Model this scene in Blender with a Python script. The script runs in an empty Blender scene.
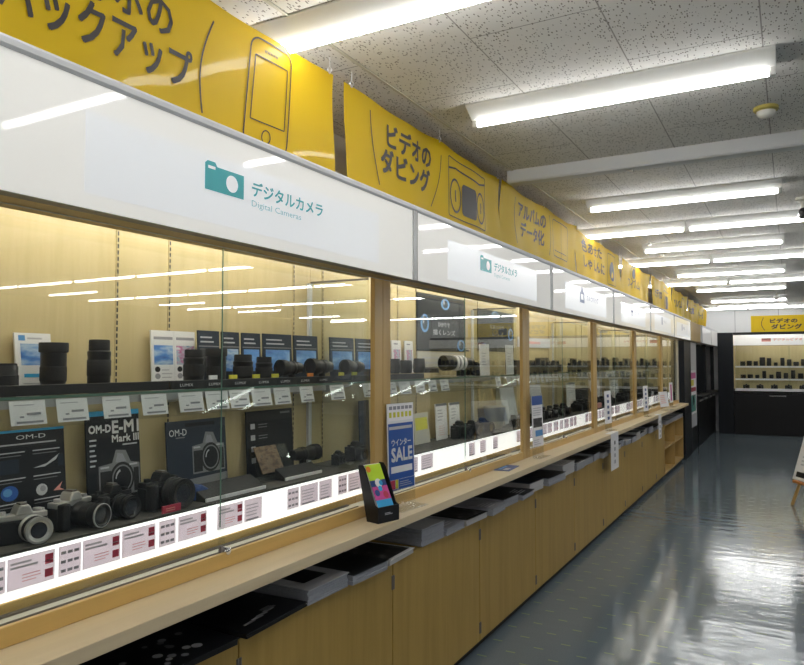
import bpy, bmesh, math, random
from mathutils import Vector, Matrix
random.seed(7)
R = math.radians
SC = bpy.context.scene
COL = SC.collection

# ------------------------------------------------------------------ camera
FPX = 700.0; YAW = R(29.0); PIT = R(2.42); EYE = 1.5
FW = Vector((-math.sin(YAW)*math.cos(PIT), math.cos(YAW)*math.cos(PIT), math.sin(PIT)))
RT = Vector((math.cos(YAW), math.sin(YAW), 0)); UP = RT.cross(FW)
def at(u, v, X):
    """where the sight line of a photo pixel meets the upright plane x = X -> (y, z)"""
    d = FW + RT*((u-402)/FPX) - UP*((v-332.5)/FPX)
    t = X/d.x
    return d.y*t, EYE + d.z*t
cam = bpy.data.cameras.new('camera'); cam.sensor_fit = 'HORIZONTAL'; cam.sensor_width = 36
cam.lens = FPX/804*36; cam.clip_start = .02; cam.clip_end = 100
co = bpy.data.objects.new('camera', cam); COL.objects.link(co)
co.matrix_world = Matrix.Translation((0, 0, EYE)) @ Matrix((RT, UP, -FW)).transposed().to_4x4()
SC.camera = co

# ------------------------------------------------------------------ materials
def mat(name, col, rough=.5, metal=0, emit=0, ecol=None, spec=.5, coat=0, vary=0, vscale=8, bump=0, bscale=60):
    m = bpy.data.materials.new(name); m.use_nodes = True
    nt = m.node_tree; b = nt.nodes['Principled BSDF']
    c = (*col, 1)
    b.inputs['Base Color'].default_value = c; b.inputs['Roughness'].default_value = rough
    b.inputs['Metallic'].default_value = metal; b.inputs['Specular IOR Level'].default_value = spec
    if coat: b.inputs['Coat Weight'].default_value = coat; b.inputs['Coat Roughness'].default_value = .04
    if emit:
        b.inputs['Emission Color'].default_value = (*(ecol or col), 1); b.inputs['Emission Strength'].default_value = emit
    tc = nt.nodes.new('ShaderNodeTexCoord')
    if vary:
        n = nt.nodes.new('ShaderNodeTexNoise'); n.inputs['Scale'].default_value = vscale; n.inputs['Detail'].default_value = 3
        mx = nt.nodes.new('ShaderNodeMix'); mx.data_type = 'RGBA'
        mx.inputs[6].default_value = tuple(x*(1-vary) for x in col)+(1,); mx.inputs[7].default_value = tuple(min(1, x*(1+vary)) for x in col)+(1,)
        nt.links.new(tc.outputs['Object'], n.inputs['Vector']); nt.links.new(n.outputs['Fac'], mx.inputs[0])
        nt.links.new(mx.outputs[2], b.inputs['Base Color'])
    if bump:
        n2 = nt.nodes.new('ShaderNodeTexNoise'); n2.inputs['Scale'].default_value = bscale
        bp = nt.nodes.new('ShaderNodeBump'); bp.inputs['Strength'].default_value = bump; bp.inputs['Distance'].default_value = .01
        nt.links.new(tc.outputs['Object'], n2.inputs['Vector']); nt.links.new(n2.outputs['Fac'], bp.inputs['Height'])
        nt.links.new(bp.outputs['Normal'], b.inputs['Normal'])
    return m
def wood(name, c1, c2, axis, rough=.4, coat=0, scale=1.0):
    """long-grained veneer; axis = the grain direction"""
    m = mat(name, c1, rough, coat=coat); nt = m.node_tree; b = nt.nodes['Principled BSDF']
    tc = nt.nodes.new('ShaderNodeTexCoord'); mp = nt.nodes.new('ShaderNodeMapping')
    s = [14*scale]*3; s['xyz'.index(axis)] = .7*scale; mp.inputs['Scale'].default_value = s
    n = nt.nodes.new('ShaderNodeTexNoise'); n.inputs['Scale'].default_value = 1; n.inputs['Detail'].default_value = 5; n.inputs['Distortion'].default_value = .6
    n2 = nt.nodes.new('ShaderNodeTexNoise'); n2.inputs['Scale'].default_value = 7; n2.inputs['Detail'].default_value = 2
    ad = nt.nodes.new('ShaderNodeMath'); ad.operation = 'MULTIPLY_ADD'; ad.inputs[1].default_value = .35
    cr = nt.nodes.new('ShaderNodeValToRGB')
    cr.color_ramp.elements[0].position = .42; cr.color_ramp.elements[0].color = (*c2, 1)
    cr.color_ramp.elements[1].position = .78; cr.color_ramp.elements[1].color = (*c1, 1)
    nt.links.new(tc.outputs['Object'], mp.inputs['Vector'])
    nt.links.new(mp.outputs[0], n.inputs['Vector']); nt.links.new(mp.outputs[0], n2.inputs['Vector'])
    nt.links.new(n2.outputs['Fac'], ad.inputs[0]); nt.links.new(n.outputs['Fac'], ad.inputs[2])
    nt.links.new(ad.outputs[0], cr.inputs[0]); nt.links.new(cr.outputs[0], b.inputs['Base Color'])
    return m
def glass(name, tint, ior=1.5, rough=0.0, boost=1.0):
    """thin clear sheet: Fresnel mix of see-through and mirror"""
    m = bpy.data.materials.new(name); m.use_nodes = True; nt = m.node_tree; nt.nodes.clear()
    out = nt.nodes.new('ShaderNodeOutputMaterial'); mx = nt.nodes.new('ShaderNodeMixShader')
    tr = nt.nodes.new('ShaderNodeBsdfTransparent'); tr.inputs[0].default_value = (*tint, 1)
    gl = nt.nodes.new('ShaderNodeBsdfGlossy'); gl.inputs['Roughness'].default_value = rough
    fr = nt.nodes.new('ShaderNodeFresnel'); ge = nt.nodes.new('ShaderNodeNewGeometry')
    mr = nt.nodes.new('ShaderNodeMapRange'); mr.inputs[3].default_value = ior; mr.inputs[4].default_value = 1/ior
    nt.links.new(ge.outputs['Backfacing'], mr.inputs[0]); nt.links.new(mr.outputs[0], fr.inputs['IOR'])
    mu = nt.nodes.new('ShaderNodeMath'); mu.operation = 'MULTIPLY'; mu.inputs[1].default_value = boost
    nt.links.new(fr.outputs[0], mu.inputs[0])
    nt.links.new(mu.outputs[0], mx.inputs[0]); nt.links.new(tr.outputs[0], mx.inputs[1]); nt.links.new(gl.outputs[0], mx.inputs[2])
    nt.links.new(mx.outputs[0], out.inputs[0])
    return m
def photo(name, cols, scale=9):
    """a printed picture: blotches of its own colours"""
    m = mat(name, cols[0], .35); nt = m.node_tree; b = nt.nodes['Principled BSDF']
    tc = nt.nodes.new('ShaderNodeTexCoord'); n = nt.nodes.new('ShaderNodeTexNoise'); n.inputs['Scale'].default_value = scale; n.inputs['Detail'].default_value = 3
    mp = nt.nodes.new('ShaderNodeMapping'); mp.inputs['Scale'].default_value = (1, 1, 2.5)
    cr = nt.nodes.new('ShaderNodeValToRGB'); e = cr.color_ramp.elements
    e[0].position = .3; e[0].color = (*cols[0], 1); e[1].position = .7; e[1].color = (*cols[-1], 1)
    for i, c in enumerate(cols[1:-1]):
        k = e.new(.3+.4*(i+1)/(len(cols)-1)); k.color = (*c, 1)
    nt.links.new(tc.outputs['Object'], mp.inputs[0]); nt.links.new(mp.outputs[0], n.inputs['Vector'])
    nt.links.new(n.outputs['Fac'], cr.inputs[0]); nt.links.new(cr.outputs[0], b.inputs['Base Color'])
    return m

M_ = dict(
 back=wood('maple_back', (.54, .44, .235), (.47, .375, .185), 'z', .45),
 post=wood('maple_post', (.52, .345, .12), (.43, .28, .09), 'z', .4),
 rail=wood('maple_rail', (.60, .40, .13), (.50, .33, .10), 'y', .4),
 counter=wood('maple_counter', (.70, .58, .38), (.63, .51, .32), 'y', .35),
 cab=wood('maple_door', (.43, .285, .080), (.355, .23, .060), 'z', .5),
 cabin=mat('cabinet_interior', (.16, .12, .06), .7),
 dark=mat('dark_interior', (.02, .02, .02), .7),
 alu=mat('aluminium', (.55, .54, .54), .35, .6),
 alud=mat('dark_aluminium', (.20, .18, .17), .45, .5),
 chrome=mat('chrome', (.75, .75, .75), .15, 1),
 felt=mat('dark_felt', (.045, .042, .037), .9, vary=.2, vscale=120),
 glass=glass('clear_glass', (.965, .985, .97)),
 acryl=glass('clear_acrylic', (.96, .97, .97), 1.45, .02, .8),
 gedge=mat('green_glass_edge', (.12, .22, .17), .2),
 strip=mat('lit_strip', (.95, .95, .95), .4, emit=1.05, ecol=(1, .985, .97)),
 signw=mat('sign_face', (.84, .83, .79), .03, emit=.26, ecol=(1, .98, .94), spec=.3),
 paper=mat('sign_paper', (.80, .82, .85), .25, emit=.26, ecol=(.95, .98, 1), spec=.3),
 teal=mat('teal', (.04, .40, .44), .4, emit=.03), tealt=mat('teal_thin', (.35, .60, .62), .4),
 navy=mat('navy', (.02, .06, .22), .4), redp=mat('red_print', (.45, .03, .07), .4), pinkp=mat('pale_red_print', (.75, .30, .26), .4),
 white=mat('white_card', (.82, .81, .82), .5), card=mat('price_card_paper', (.94, .92, .93), .5), grey=mat('grey_print', (.30, .30, .33), .5), lgrey=mat('light_grey_print', (.50, .50, .53), .5),
 black=mat('black_plastic', (.010, .010, .011), .35, spec=.4), blackm=mat('black_matte', (.013, .013, .014), .6, spec=.25), rubber=mat('black_rubber', (.011, .011, .012), .55, spec=.3, bump=.3, bscale=300),
 lensgl=mat('front_element', (.01, .012, .02), .05, coat=1), silver=mat('camera_silver', (.52, .51, .49), .32, .55),
 dprint=mat('dark_print', (.009, .010, .013), .35, spec=.3), dprint2=mat('blue_black_print', (.014, .022, .038), .35, spec=.3), wtext=mat('white_print', (.72, .72, .72), .5), gtext=mat('dim_print', (.20, .20, .21), .5),
 bluep=mat('blue_print', (.015, .085, .36), .35), mblue=mat('mid_blue_print', (.10, .30, .62), .4), yel=mat('yellow_sticker', (.66, .62, .05), .5), lime=mat('lime_print', (.50, .72, .03), .4),
 mag=mat('magenta_print', (.55, .06, .28), .4), cyan=mat('cyan_print', (.03, .38, .72), .4), orange=mat('orange', (.75, .22, .02), .4),
 sea=photo('photo_sea', [(.02, .07, .26), (.06, .20, .52), (.40, .52, .68), (.10, .26, .56)], 11),
 screen=photo('photo_sky', [(.05, .14, .42), (.12, .30, .66), (.38, .58, .86)], 9),
 bokeh=photo('photo_flower', [(.10, .22, .40), (.45, .55, .65), (.50, .12, .30), (.75, .78, .80)], 26),
 darkph=photo('photo_dark', [(.008, .008, .009), (.015, .014, .013), (.03, .03, .03), (.22, .21, .2)], 22),
 ink=mat('black_ink', (.035, .03, .028), .6),
 tube=mat('lit_tube', (1, 1, 1), .3, emit=24, ecol=(1, .99, .97)), ctube=mat('lit_case_tube', (1, 1, 1), .3, emit=27, ecol=(1, .96, .86)), fillbar=mat('lit_shelf_bar', (1, 1, 1), .3, emit=21, ecol=(1, .95, .84)),  # the last one glows on an added fill light hidden under the shelves
 fixt=mat('fixture_white', (.80, .80, .77), .35), blk=mat('black_lacquer', (.005, .005, .0055), .35, spec=.22, vary=.1), bluk=mat('blue_black_panel', (.008, .010, .013), .5, spec=.2),
 wallp=mat('wall_paint', (.62, .60, .55), .8, vary=.04, vscale=3), wallg=mat('wall_grey', (.24, .23, .22), .85, vary=.05, vscale=2), wallf=mat('wall_white', (.66, .67, .68), .7),
 smoke=mat('ivory_plastic', (.72, .70, .64), .4), smoky=mat('yellow_plastic', (.44, .37, .09), .5), easel=wood('easel_pine', (.58, .36, .12), (.45, .26, .08), 'z', .5), page=mat('page_edge', (.33, .34, .38), .7, vary=.15, vscale=90),
 pagew=mat('white_page_edge', (.52, .51, .51), .7, vary=.1, vscale=90), beige=mat('beige_panel', (.55, .53, .45), .5),
)
# yellow banner cloth: a little light passes through the weave
def cloth(name, coat):
    m = mat(name, (.72, .52, .01), .6, spec=.3, coat=coat, vary=.05, vscale=5); nt = m.node_tree
    out = nt.nodes['Material Output']; b = nt.nodes['Principled BSDF']
    t = nt.nodes.new('ShaderNodeBsdfTranslucent'); t.inputs[0].default_value = (.80, .55, .01, 1)
    mx = nt.nodes.new('ShaderNodeMixShader'); mx.inputs[0].default_value = .3
    nt.links.new(b.outputs[0], mx.inputs[1]); nt.links.new(t.outputs[0], mx.inputs[2]); nt.links.new(mx.outputs[0], out.inputs[0])
    return m
M_['cloth'] = cloth('yellow_cloth', 0); M_['vinyl'] = cloth('yellow_vinyl', .22)
def backlit(name, col):
    m = mat(name, col, .5); nt = m.node_tree; out = nt.nodes['Material Output']; b = nt.nodes['Principled BSDF']
    t = nt.nodes.new('ShaderNodeBsdfTranslucent'); t.inputs[0].default_value = (*col, 1)
    mx = nt.nodes.new('ShaderNodeMixShader'); mx.inputs[0].default_value = .4
    nt.links.new(b.outputs[0], mx.inputs[1]); nt.links.new(t.outputs[0], mx.inputs[2]); nt.links.new(mx.outputs[0], out.inputs[0])
    return m
M_['bcard'] = backlit('thin_price_card', (.92, .86, .90))
def ceiling_mat():
    m = mat('ceiling_tile', (.42, .40, .37), .9); nt = m.node_tree; b = nt.nodes['Principled BSDF']; N = nt.nodes.new; L = nt.links.new
    tc = N('ShaderNodeTexCoord'); mp = N('ShaderNodeMapping'); mp.inputs['Rotation'].default_value = (0, 0, R(90)); L(tc.outputs['Object'], mp.inputs[0])
    mp.inputs['Location'].default_value = (-.02, .065, 0)
    br = N('ShaderNodeTexBrick'); br.inputs['Scale'].default_value = 1; br.inputs['Brick Width'].default_value = .93; br.inputs['Row Height'].default_value = .465
    br.inputs['Mortar Size'].default_value = .0028; br.inputs['Mortar Smooth'].default_value = .3
    br.inputs['Color1'].default_value = (.74, .72, .69, 1); br.inputs['Color2'].default_value = (.72, .70, .67, 1); br.inputs['Mortar'].default_value = (.32, .305, .285, 1)
    L(mp.outputs[0], br.inputs['Vector'])
    # short worm-holes: two stretched voronoi / noise masks
    m2 = N('ShaderNodeMapping'); m2.inputs['Scale'].default_value = (95, 42, 1); L(tc.outputs['Object'], m2.inputs[0])
    n0 = N('ShaderNodeTexNoise'); n0.inputs['Scale'].default_value = 9; L(tc.outputs['Object'], n0.inputs['Vector'])
    mxv = N('ShaderNodeMix'); mxv.data_type = 'VECTOR'; mxv.inputs[0].default_value = .25
    va = N('ShaderNodeVectorMath'); va.operation = 'MULTIPLY_ADD'; va.inputs[1].default_value = (1.6, 1.6, 0)
    L(n0.outputs['Color'], va.inputs[0]); L(m2.outputs[0], va.inputs[2])
    vo = N('ShaderNodeTexVoronoi'); vo.inputs['Scale'].default_value = 1.25; L(va.outputs[0], vo.inputs['Vector'])
    r1 = N('ShaderNodeMath'); r1.operation = 'LESS_THAN'; r1.inputs[1].default_value = .31; L(vo.outputs['Distance'], r1.inputs[0])
    sp = N('ShaderNodeSeparateColor'); L(vo.outputs['Color'], sp.inputs[0])
    r2 = N('ShaderNodeMath'); r2.operation = 'GREATER_THAN'; r2.inputs[1].default_value = .45; L(sp.outputs[0], r2.inputs[0])
    r3 = N('ShaderNodeMath'); r3.operation = 'MULTIPLY'; L(r1.outputs[0], r3.inputs[0]); L(r2.outputs[0], r3.inputs[1])
    mx = N('ShaderNodeMix'); mx.data_type = 'RGBA'; mx.inputs[7].default_value = (.20, .185, .165, 1)
    L(r3.outputs[0], mx.inputs[0]); L(br.outputs[0], mx.inputs[6]); L(mx.outputs[2], b.inputs['Base Color'])
    return m
def floor_mat():
    m = mat('floor_vinyl', (.10, .125, .145), .13, spec=.6); nt = m.node_tree; b = nt.nodes['Principled BSDF']; N = nt.nodes.new; L = nt.links.new
    tc = N('ShaderNodeTexCoord'); se = N('ShaderNodeSeparateXYZ'); L(tc.outputs['Object'], se.inputs[0])
    def mth(op, a, bb=None, c=None):
        n = N('ShaderNodeMath'); n.operation = op
        for i, x in enumerate((a, bb, c)):
            if x is None: continue
            if hasattr(x, 'is_linked'): L(x, n.inputs[i])
            else: n.inputs[i].default_value = x
        return n.outputs[0]
    # pale green dashes on a diagonal grid
    P = .113
    py = mth('DIVIDE', se.outputs['Y'], P*2); px = mth('DIVIDE', se.outputs['X'], P)
    row = mth('FLOOR', px); sh = mth('MULTIPLY', mth('MODULO', mth('ABSOLUTE', row), 2.0), .5)
    fy = mth('FRACT', mth('ADD', py, sh)); fx = mth('FRACT', px)
    a = mth('LESS_THAN', mth('ABSOLUTE', mth('SUBTRACT', fy, .5)), .028); c = mth('LESS_THAN', mth('ABSOLUTE', mth('SUBTRACT', fx, .5)), .23)
    dash = mth('MULTIPLY', a, c)
    no = N('ShaderNodeTexNoise'); no.inputs['Scale'].default_value = 130; no.inputs['Detail'].default_value = 2; L(tc.outputs['Object'], no.inputs['Vector'])
    mx0 = N('ShaderNodeMix'); mx0.data_type = 'RGBA'; mx0.inputs[6].default_value = (.115, .150, .178, 1); mx0.inputs[7].default_value = (.165, .208, .24, 1); L(no.outputs['Fac'], mx0.inputs[0])
    mx = N('ShaderNodeMix'); mx.data_type = 'RGBA'; mx.inputs[7].default_value = (.22, .285, .18, 1); L(dash, mx.inputs[0]); L(mx0.outputs[2], mx.inputs[6])
    L(mx.outputs[2], b.inputs['Base Color'])
    n3 = N('ShaderNodeTexNoise'); n3.inputs['Scale'].default_value = 1; n3.inputs['Detail'].default_value = 2; m3 = N('ShaderNodeMapping'); m3.inputs['Scale'].default_value = (3.2, 11, 1); L(tc.outputs['Object'], m3.inputs[0]); L(m3.outputs[0], n3.inputs['Vector'])
    bp = N('ShaderNodeBump'); bp.inputs['Strength'].default_value = .11; bp.inputs['Distance'].default_value = .016; b.inputs['Specular Tint'].default_value = (.84, .93, 1, 1); L(n3.outputs['Fac'], bp.inputs['Height']); L(bp.outputs[0], b.inputs['Normal'])
    rr = N('ShaderNodeMapRange'); rr.inputs[3].default_value = .08; rr.inputs[4].default_value = .125; L(no.outputs['Fac'], rr.inputs[0]); L(rr.outputs[0], b.inputs['Roughness'])
    return m
M_['ceiling'] = ceiling_mat(); M_['floor'] = floor_mat()

# ------------------------------------------------------------------ mesh builder
_txt = {}
M_['cab'].node_tree.nodes['Principled BSDF'].inputs['Specular IOR Level'].default_value = .25
def text_shape(s):
    if s not in _txt:
        cu = bpy.data.curves.new('t', 'FONT'); cu.body = s; cu.size = 1; cu.resolution_u = 2; cu.fill_mode = 'FRONT'
        o = bpy.data.objects.new('t', cu); COL.objects.link(o); dg = bpy.context.evaluated_depsgraph_get(); dg.update()
        me = bpy.data.meshes.new_from_object(o.evaluated_get(dg))
        _txt[s] = ([(v.co.x, v.co.y) for v in me.vertices], [tuple(p.vertices) for p in me.polygons])
        bpy.data.objects.remove(o); bpy.data.curves.remove(cu); bpy.data.meshes.remove(me)
    return _txt[s]
class MB:
    def __init__(s): s.v = []; s.f = []; s.m = []; s.mats = []; s.sm = []
    def mi(s, m):
        m = M_[m] if isinstance(m, str) else m
        if m not in s.mats: s.mats.append(m)
        return s.mats.index(m)
    def add(s, vs, fs, m, smooth=False):
        k = len(s.v); s.v += [tuple(x) for x in vs]; i = s.mi(m)
        for f in fs: s.f.append(tuple(a+k for a in f)); s.m.append(i); s.sm.append(smooth)
        return s
    def box(s, x0, y0, z0, x1, y1, z1, m, mtx=None):
        vs = [Vector((x, y, z)) for z in (z0, z1) for y in (y0, y1) for x in (x0, x1)]
        if mtx: vs = [mtx @ a for a in vs]
        return s.add(vs, [(0, 2, 3, 1), (4, 5, 7, 6), (0, 1, 5, 4), (2, 6, 7, 3), (0, 4, 6, 2), (1, 3, 7, 5)], m)
    def prism(s, poly, a0, a1, axis, m):
        """2-D outline swept along an axis: 'x' poly=(y,z), 'y' poly=(x,z), 'z' poly=(x,y)"""
        def P(p, a): return {'x': (a, p[0], p[1]), 'y': (p[0], a, p[1]), 'z': (p[0], p[1], a)}[axis]
        n = len(poly); vs = [P(p, a0) for p in poly]+[P(p, a1) for p in poly]
        fs = [tuple(range(n-1, -1, -1)), tuple(range(n, 2*n))]+[(i, (i+1) % n, n+(i+1) % n, n+i) for i in range(n)]
        return s.add(vs, fs, m)
    def lathe(s, prof, o=(0, 0, 0), axis='z', n=20, m='black', mtx=None):
        vs = []; fs = []
        for r, h in prof:
            for i in range(n):
                a = 2*math.pi*i/n; c, d = r*math.cos(a), r*math.sin(a)
                p = {'z': (c, d, h), 'y': (c, h, d), 'x': (h, c, d)}[axis]; vs.append(Vector(p)+Vector(o))
        for j in range(len(prof)-1):
            for i in range(n): fs.append((j*n+i, j*n+(i+1) % n, (j+1)*n+(i+1) % n, (j+1)*n+i))
        if mtx: vs = [mtx @ a for a in vs]
        s.add(vs, fs, m, True)
        return s
    def tube(s, pts, r, m, n=8):
        pts = [Vector(p) for p in pts]; vs = []; fs = []
        for i, p in enumerate(pts):
            t = (pts[min(i+1, len(pts)-1)]-pts[max(i-1, 0)]).normalized()
            a = t.cross(Vector((0, 0, 1)) if abs(t.z) < .9 else Vector((1, 0, 0))).normalized(); b = t.cross(a)
            vs += [p+(a*math.cos(2*math.pi*k/n)+b*math.sin(2*math.pi*k/n))*r for k in range(n)]
        for j in range(len(pts)-1):
            for k in range(n): fs.append((j*n+k, j*n+(k+1) % n, (j+1)*n+(k+1) % n, (j+1)*n+k))
        s.add(vs, fs, m, True); q = len(s.v)-len(vs)
        for e in (0, len(pts)-1): s.f.append(tuple(q+e*n+k for k in range(n))); s.m.append(s.mi(m)); s.sm.append(False)
        return s
    # flat print on a local frame: o + x*right + y*up
    def print_poly(s, fr, poly, m):
        o, r, u = fr; return s.add([o+r*x+u*y for x, y in poly], [tuple(range(len(poly)))], m)
    def rect(s, fr, x, y, w, h, m): return s.print_poly(fr, [(x, y), (x+w, y), (x+w, y+h), (x, y+h)], m)
    def disc(s, fr, x, y, r, m, n=20, ry=None): return s.print_poly(fr, [(x+r*math.cos(2*math.pi*i/n), y+(ry or r)*math.sin(2*math.pi*i/n)) for i in range(n)], m)
    def stroke(s, fr, pts, w, m):
        """a drawn pen line of width w (one strip)"""
        o, r, u = fr; P = []; vs = []
        for a, b in zip(pts, pts[1:]):
            a, b = Vector(a), Vector(b); k = max(1, int((b-a).length/.025)) if (b-a).length < 5 and r.length > .99 else 1
            P += [a+(b-a)*q/k for q in range(k)]
        P.append(Vector(pts[-1]))
        for i, p in enumerate(P):
            t = (P[min(i+1, len(P)-1)]-P[max(i-1, 0)]).normalized(); nn = Vector((-t.y, t.x))*w/2
            for q in (p+nn, p-nn): vs.append(o+r*q.x+u*q.y)
        return s.add(vs, [(2*i, 2*i+1, 2*i+3, 2*i+2) for i in range(len(P)-1)], m)
    def text(s, fr, t, x, y, w, h, m, bold=0):
        """lettering fitted into the box x,y,w,h"""
        vs, fs = text_shape(t)
        if not vs: return s
        x0 = min(a for a, b in vs); x1 = max(a for a, b in vs); y0 = min(b for a, b in vs); y1 = max(b for a, b in vs)
        o, r, u = fr; kx = w/(x1-x0); ky = h/(y1-y0)
        nn = r.cross(u).normalized()*.00015
        for i, (dx, dy) in enumerate([(0, 0), (bold, 0), (0, bold), (bold, bold)] if bold else [(0, 0)]):
            s.add([o+nn*i+r*(x+(a-x0)*kx+dx)+u*(y+(b-y0)*ky+dy) for a, b in vs], fs, m)
        return s
    def lines(s, fr, x, y, w, h, n, m, frac=.5):
        """n rows of illegible small print"""
        rr = random.Random(int(x*1e5)+n)
        for i in range(n):
            yy = y+h*(i+.5)/n; s.rect(fr, x, yy-h*frac/n/2, w*rr.uniform(.65, 1), h*frac/n, m)
        return s
    def build(s, name, parent=None, loc=(0, 0, 0), rz=0, bevel=0, sharp=40):
        me = bpy.data.meshes.new(name); me.from_pydata(s.v, [], s.f)
        for m in s.mats: me.materials.append(m)
        me.polygons.foreach_set('material_index', s.m); me.polygons.foreach_set('use_smooth', s.sm)
        bm = bmesh.new(); bm.from_mesh(me)
        bm.to_mesh(me); bm.free()
        if any(s.sm): me.set_sharp_from_angle(angle=R(sharp))
        me.update()
        o = bpy.data.objects.new(name, me); COL.objects.link(o); o.location = loc; o.rotation_euler = (0, 0, rz)
        if parent: o.parent = parent
        if bevel:
            b = o.modifiers.new('bevel', 'BEVEL'); b.width = bevel; b.segments = 2; b.limit_method = 'ANGLE'; b.angle_limit = R(50)
        return o
def tag(o, label, cat, group=None, kind=None):
    o['label'] = label; o['category'] = cat
    if group: o['group'] = group
    if kind: o['kind'] = kind
    return o
def thing(name, label, cat, loc=(0, 0, 0), rz=0, group=None):
    o = bpy.data.objects.new(name, None); o.empty_display_size = .05; COL.objects.link(o); o.location = loc; o.rotation_euler = (0, 0, rz)
    return tag(o, label, cat, group)
def struct(o, label=None, cat=None):
    o['kind'] = 'structure'
    o['label'] = label or o.name; o['category'] = cat or o.name.split('_')[0]
    return o
KIDS = {}
def dup(root, loc, rz, label, group=None):
    def cp(o, par):
        c = o.copy(); COL.objects.link(c)
        if par: c.parent = par
        for ch in [x for x in o.children]: cp(ch, c)
        return c
    r = cp(root, None); r.location = loc; r.rotation_euler = (0, 0, rz); r['label'] = label
    if group: r['group'] = group
    elif 'group' in r: del r['group']
    return r
ORD = ['first', 'second', 'third', 'fourth', 'fifth', 'sixth', 'seventh', 'eighth', 'ninth', 'tenth', 'eleventh', 'twelfth', 'thirteenth', 'fourteenth', 'fifteenth', 'sixteenth']
F90 = R(90)
VX, VY, VZ = Vector((1, 0, 0)), Vector((0, 1, 0)), Vector((0, 0, 1))
def wall_frame(X, y=0, z=0): return (Vector((X, y, z)), VY, VZ)      # printed things facing the aisle
def front_frame(y=0): return (Vector((0, y, 0)), VX, VZ)             # local things facing -Y
def wb(mb, name, parent, bevel=0, **k):
    r = parent
    while r.parent: r = r.parent
    l = r.location; mb.v = [(a-l.x, b-l.y, c-l.z) for a, b, c in mb.v]
    return mb.build(name, parent, bevel=bevel, **k)
def wtop(mb, name, label, cat, group=None, kind=None, bevel=0, **k):
    xs, ys, zs = zip(*mb.v); c = Vector(((min(xs)+max(xs))/2, (min(ys)+max(ys))/2, min(zs)))
    mb.v = [(a-c.x, b-c.y, d-c.z) for a, b, d in mb.v]; c.z += .0006
    return tag(mb.build(name, None, c, bevel=bevel, **k), label, cat, group, kind)

# ================================================================== setting
CEIL = 2.675; XL, XR, YN, YF = -2.03, 8.8, -3.2, 16.72
def slab(name, x0, y0, z0, x1, y1, z1, m): return struct(MB().box(x0, y0, z0, x1, y1, z1, m).build(name))
slab('floor', XL-.1, YN-.1, -.1, XR+.1, YF+.1, 0, 'floor')
slab('ceiling', XL-.1, YN-.1, CEIL, XR+.1, YF+.1, CEIL+.1, 'ceiling')
slab('wall_left', XL-.1, YN-.1, 0, XL, YF+.1, CEIL, 'wallp')
slab('wall_right', XR, YN-.1, 0, XR+.1, YF+.1, CEIL, 'wallg')
slab('wall_near', XL, YN-.1, 0, XR, YN, CEIL, 'wallg')
w = MB().box(XL, YF, 0, XR, YF+.1, CEIL, 'wallf')
for x in (-1.62, -1.03, -.2, .9, 2.0, 3.1, 4.2, 5.3, 6.4, 7.5): w.box(x-.006, YF-.004, 0, x+.006, YF, CEIL, 'grey')      # panel joints
struct(w.build('wall_far'))
b = MB().prism([(4.04, CEIL), (4.04, 2.608), (4.048, 2.598), (4.125, 2.598), (4.13, 2.606), (4.13, CEIL)], -1.50, XR, 'x', 'wallf')
b.box(-.80, 4.10, 2.590, -.765, 4.132, 2.63, 'alu')
struct(b.build('trim_1'), 'white boxed beam running across the ceiling between the light rows', 'beam')
b = MB().box(-1.472, YN, CEIL-.004, -1.460, YF, CEIL, 'beige')                                          # edge angle of the tiled field
struct(b.build('trim_2'), 'thin grey edge angle along the ceiling over the showcases', 'trim')

# ================================================================== ceiling lights
def light_proto(label):
    t = thing('ceiling_light', label, 'ceiling light', (0, 0, CEIL), 0, 'ceiling lights')
    h = MB().prism([(-.095, 0), (-.095, -.006), (-.022, -.05), (.022, -.05), (.095, -.006), (.095, 0)], -.625, .625, 'x', 'fixt'); h.build('housing', t)
    for s in (-1, 1):
        e = MB().box(s*.613-.012, -.013, -.082, s*.613+.012, .013, -.045, 'fixt'); e.build('lamp_holder', t, bevel=.003)
    MB().lathe([(.0001, -.601), (.0165, -.600), (.0165, .600), (.0001, .601)], (0, 0, -.0635), 'x', 10, 'tube').build('tube', t)
    return t
rowsA = [2.99, 5.12, 7.33, 9.66, 11.85, 14.1, 15.5]; rowsB = [1.94, 6.25, 8.36, 10.75, 16.0]
allr = sorted([(y, 'A') for y in rowsA+[.85, -1.35]]+[(y, 'B') for y in rowsB+[-.25, -2.4]])
vis = [y for y, k in allr if y > 1.5]
lp = None
for y, k in allr:
    for j, x in enumerate([-.65, 7.1] if k == 'A' else [-1.365, -.108, 2.45, 3.707, 4.964, 6.221, 7.478]):
        if y > 1.5:
            n = vis.index(y)
            if k == 'A' and j == 0: lab = 'lone white fluorescent ceiling light, %s row of lights down the aisle' % ORD[n]
            elif k == 'B' and j == 0: lab = 'fluorescent ceiling light ending behind the yellow banners, %s row of lights down the aisle' % ORD[n]
            elif k == 'B' and j == 1: lab = 'right half of the paired fluorescent lights, %s row of lights down the aisle' % ORD[n]
            else: lab = 'fluorescent ceiling light over the right side of the shop, out of frame'
        else: lab = 'fluorescent ceiling light behind the camera'
        if lp is None: lp = light_proto(lab); o = lp
        else: o = dup(lp, (x, y, CEIL), 0, lab, 'ceiling lights')
        o.location = (x, y, CEIL)

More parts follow.
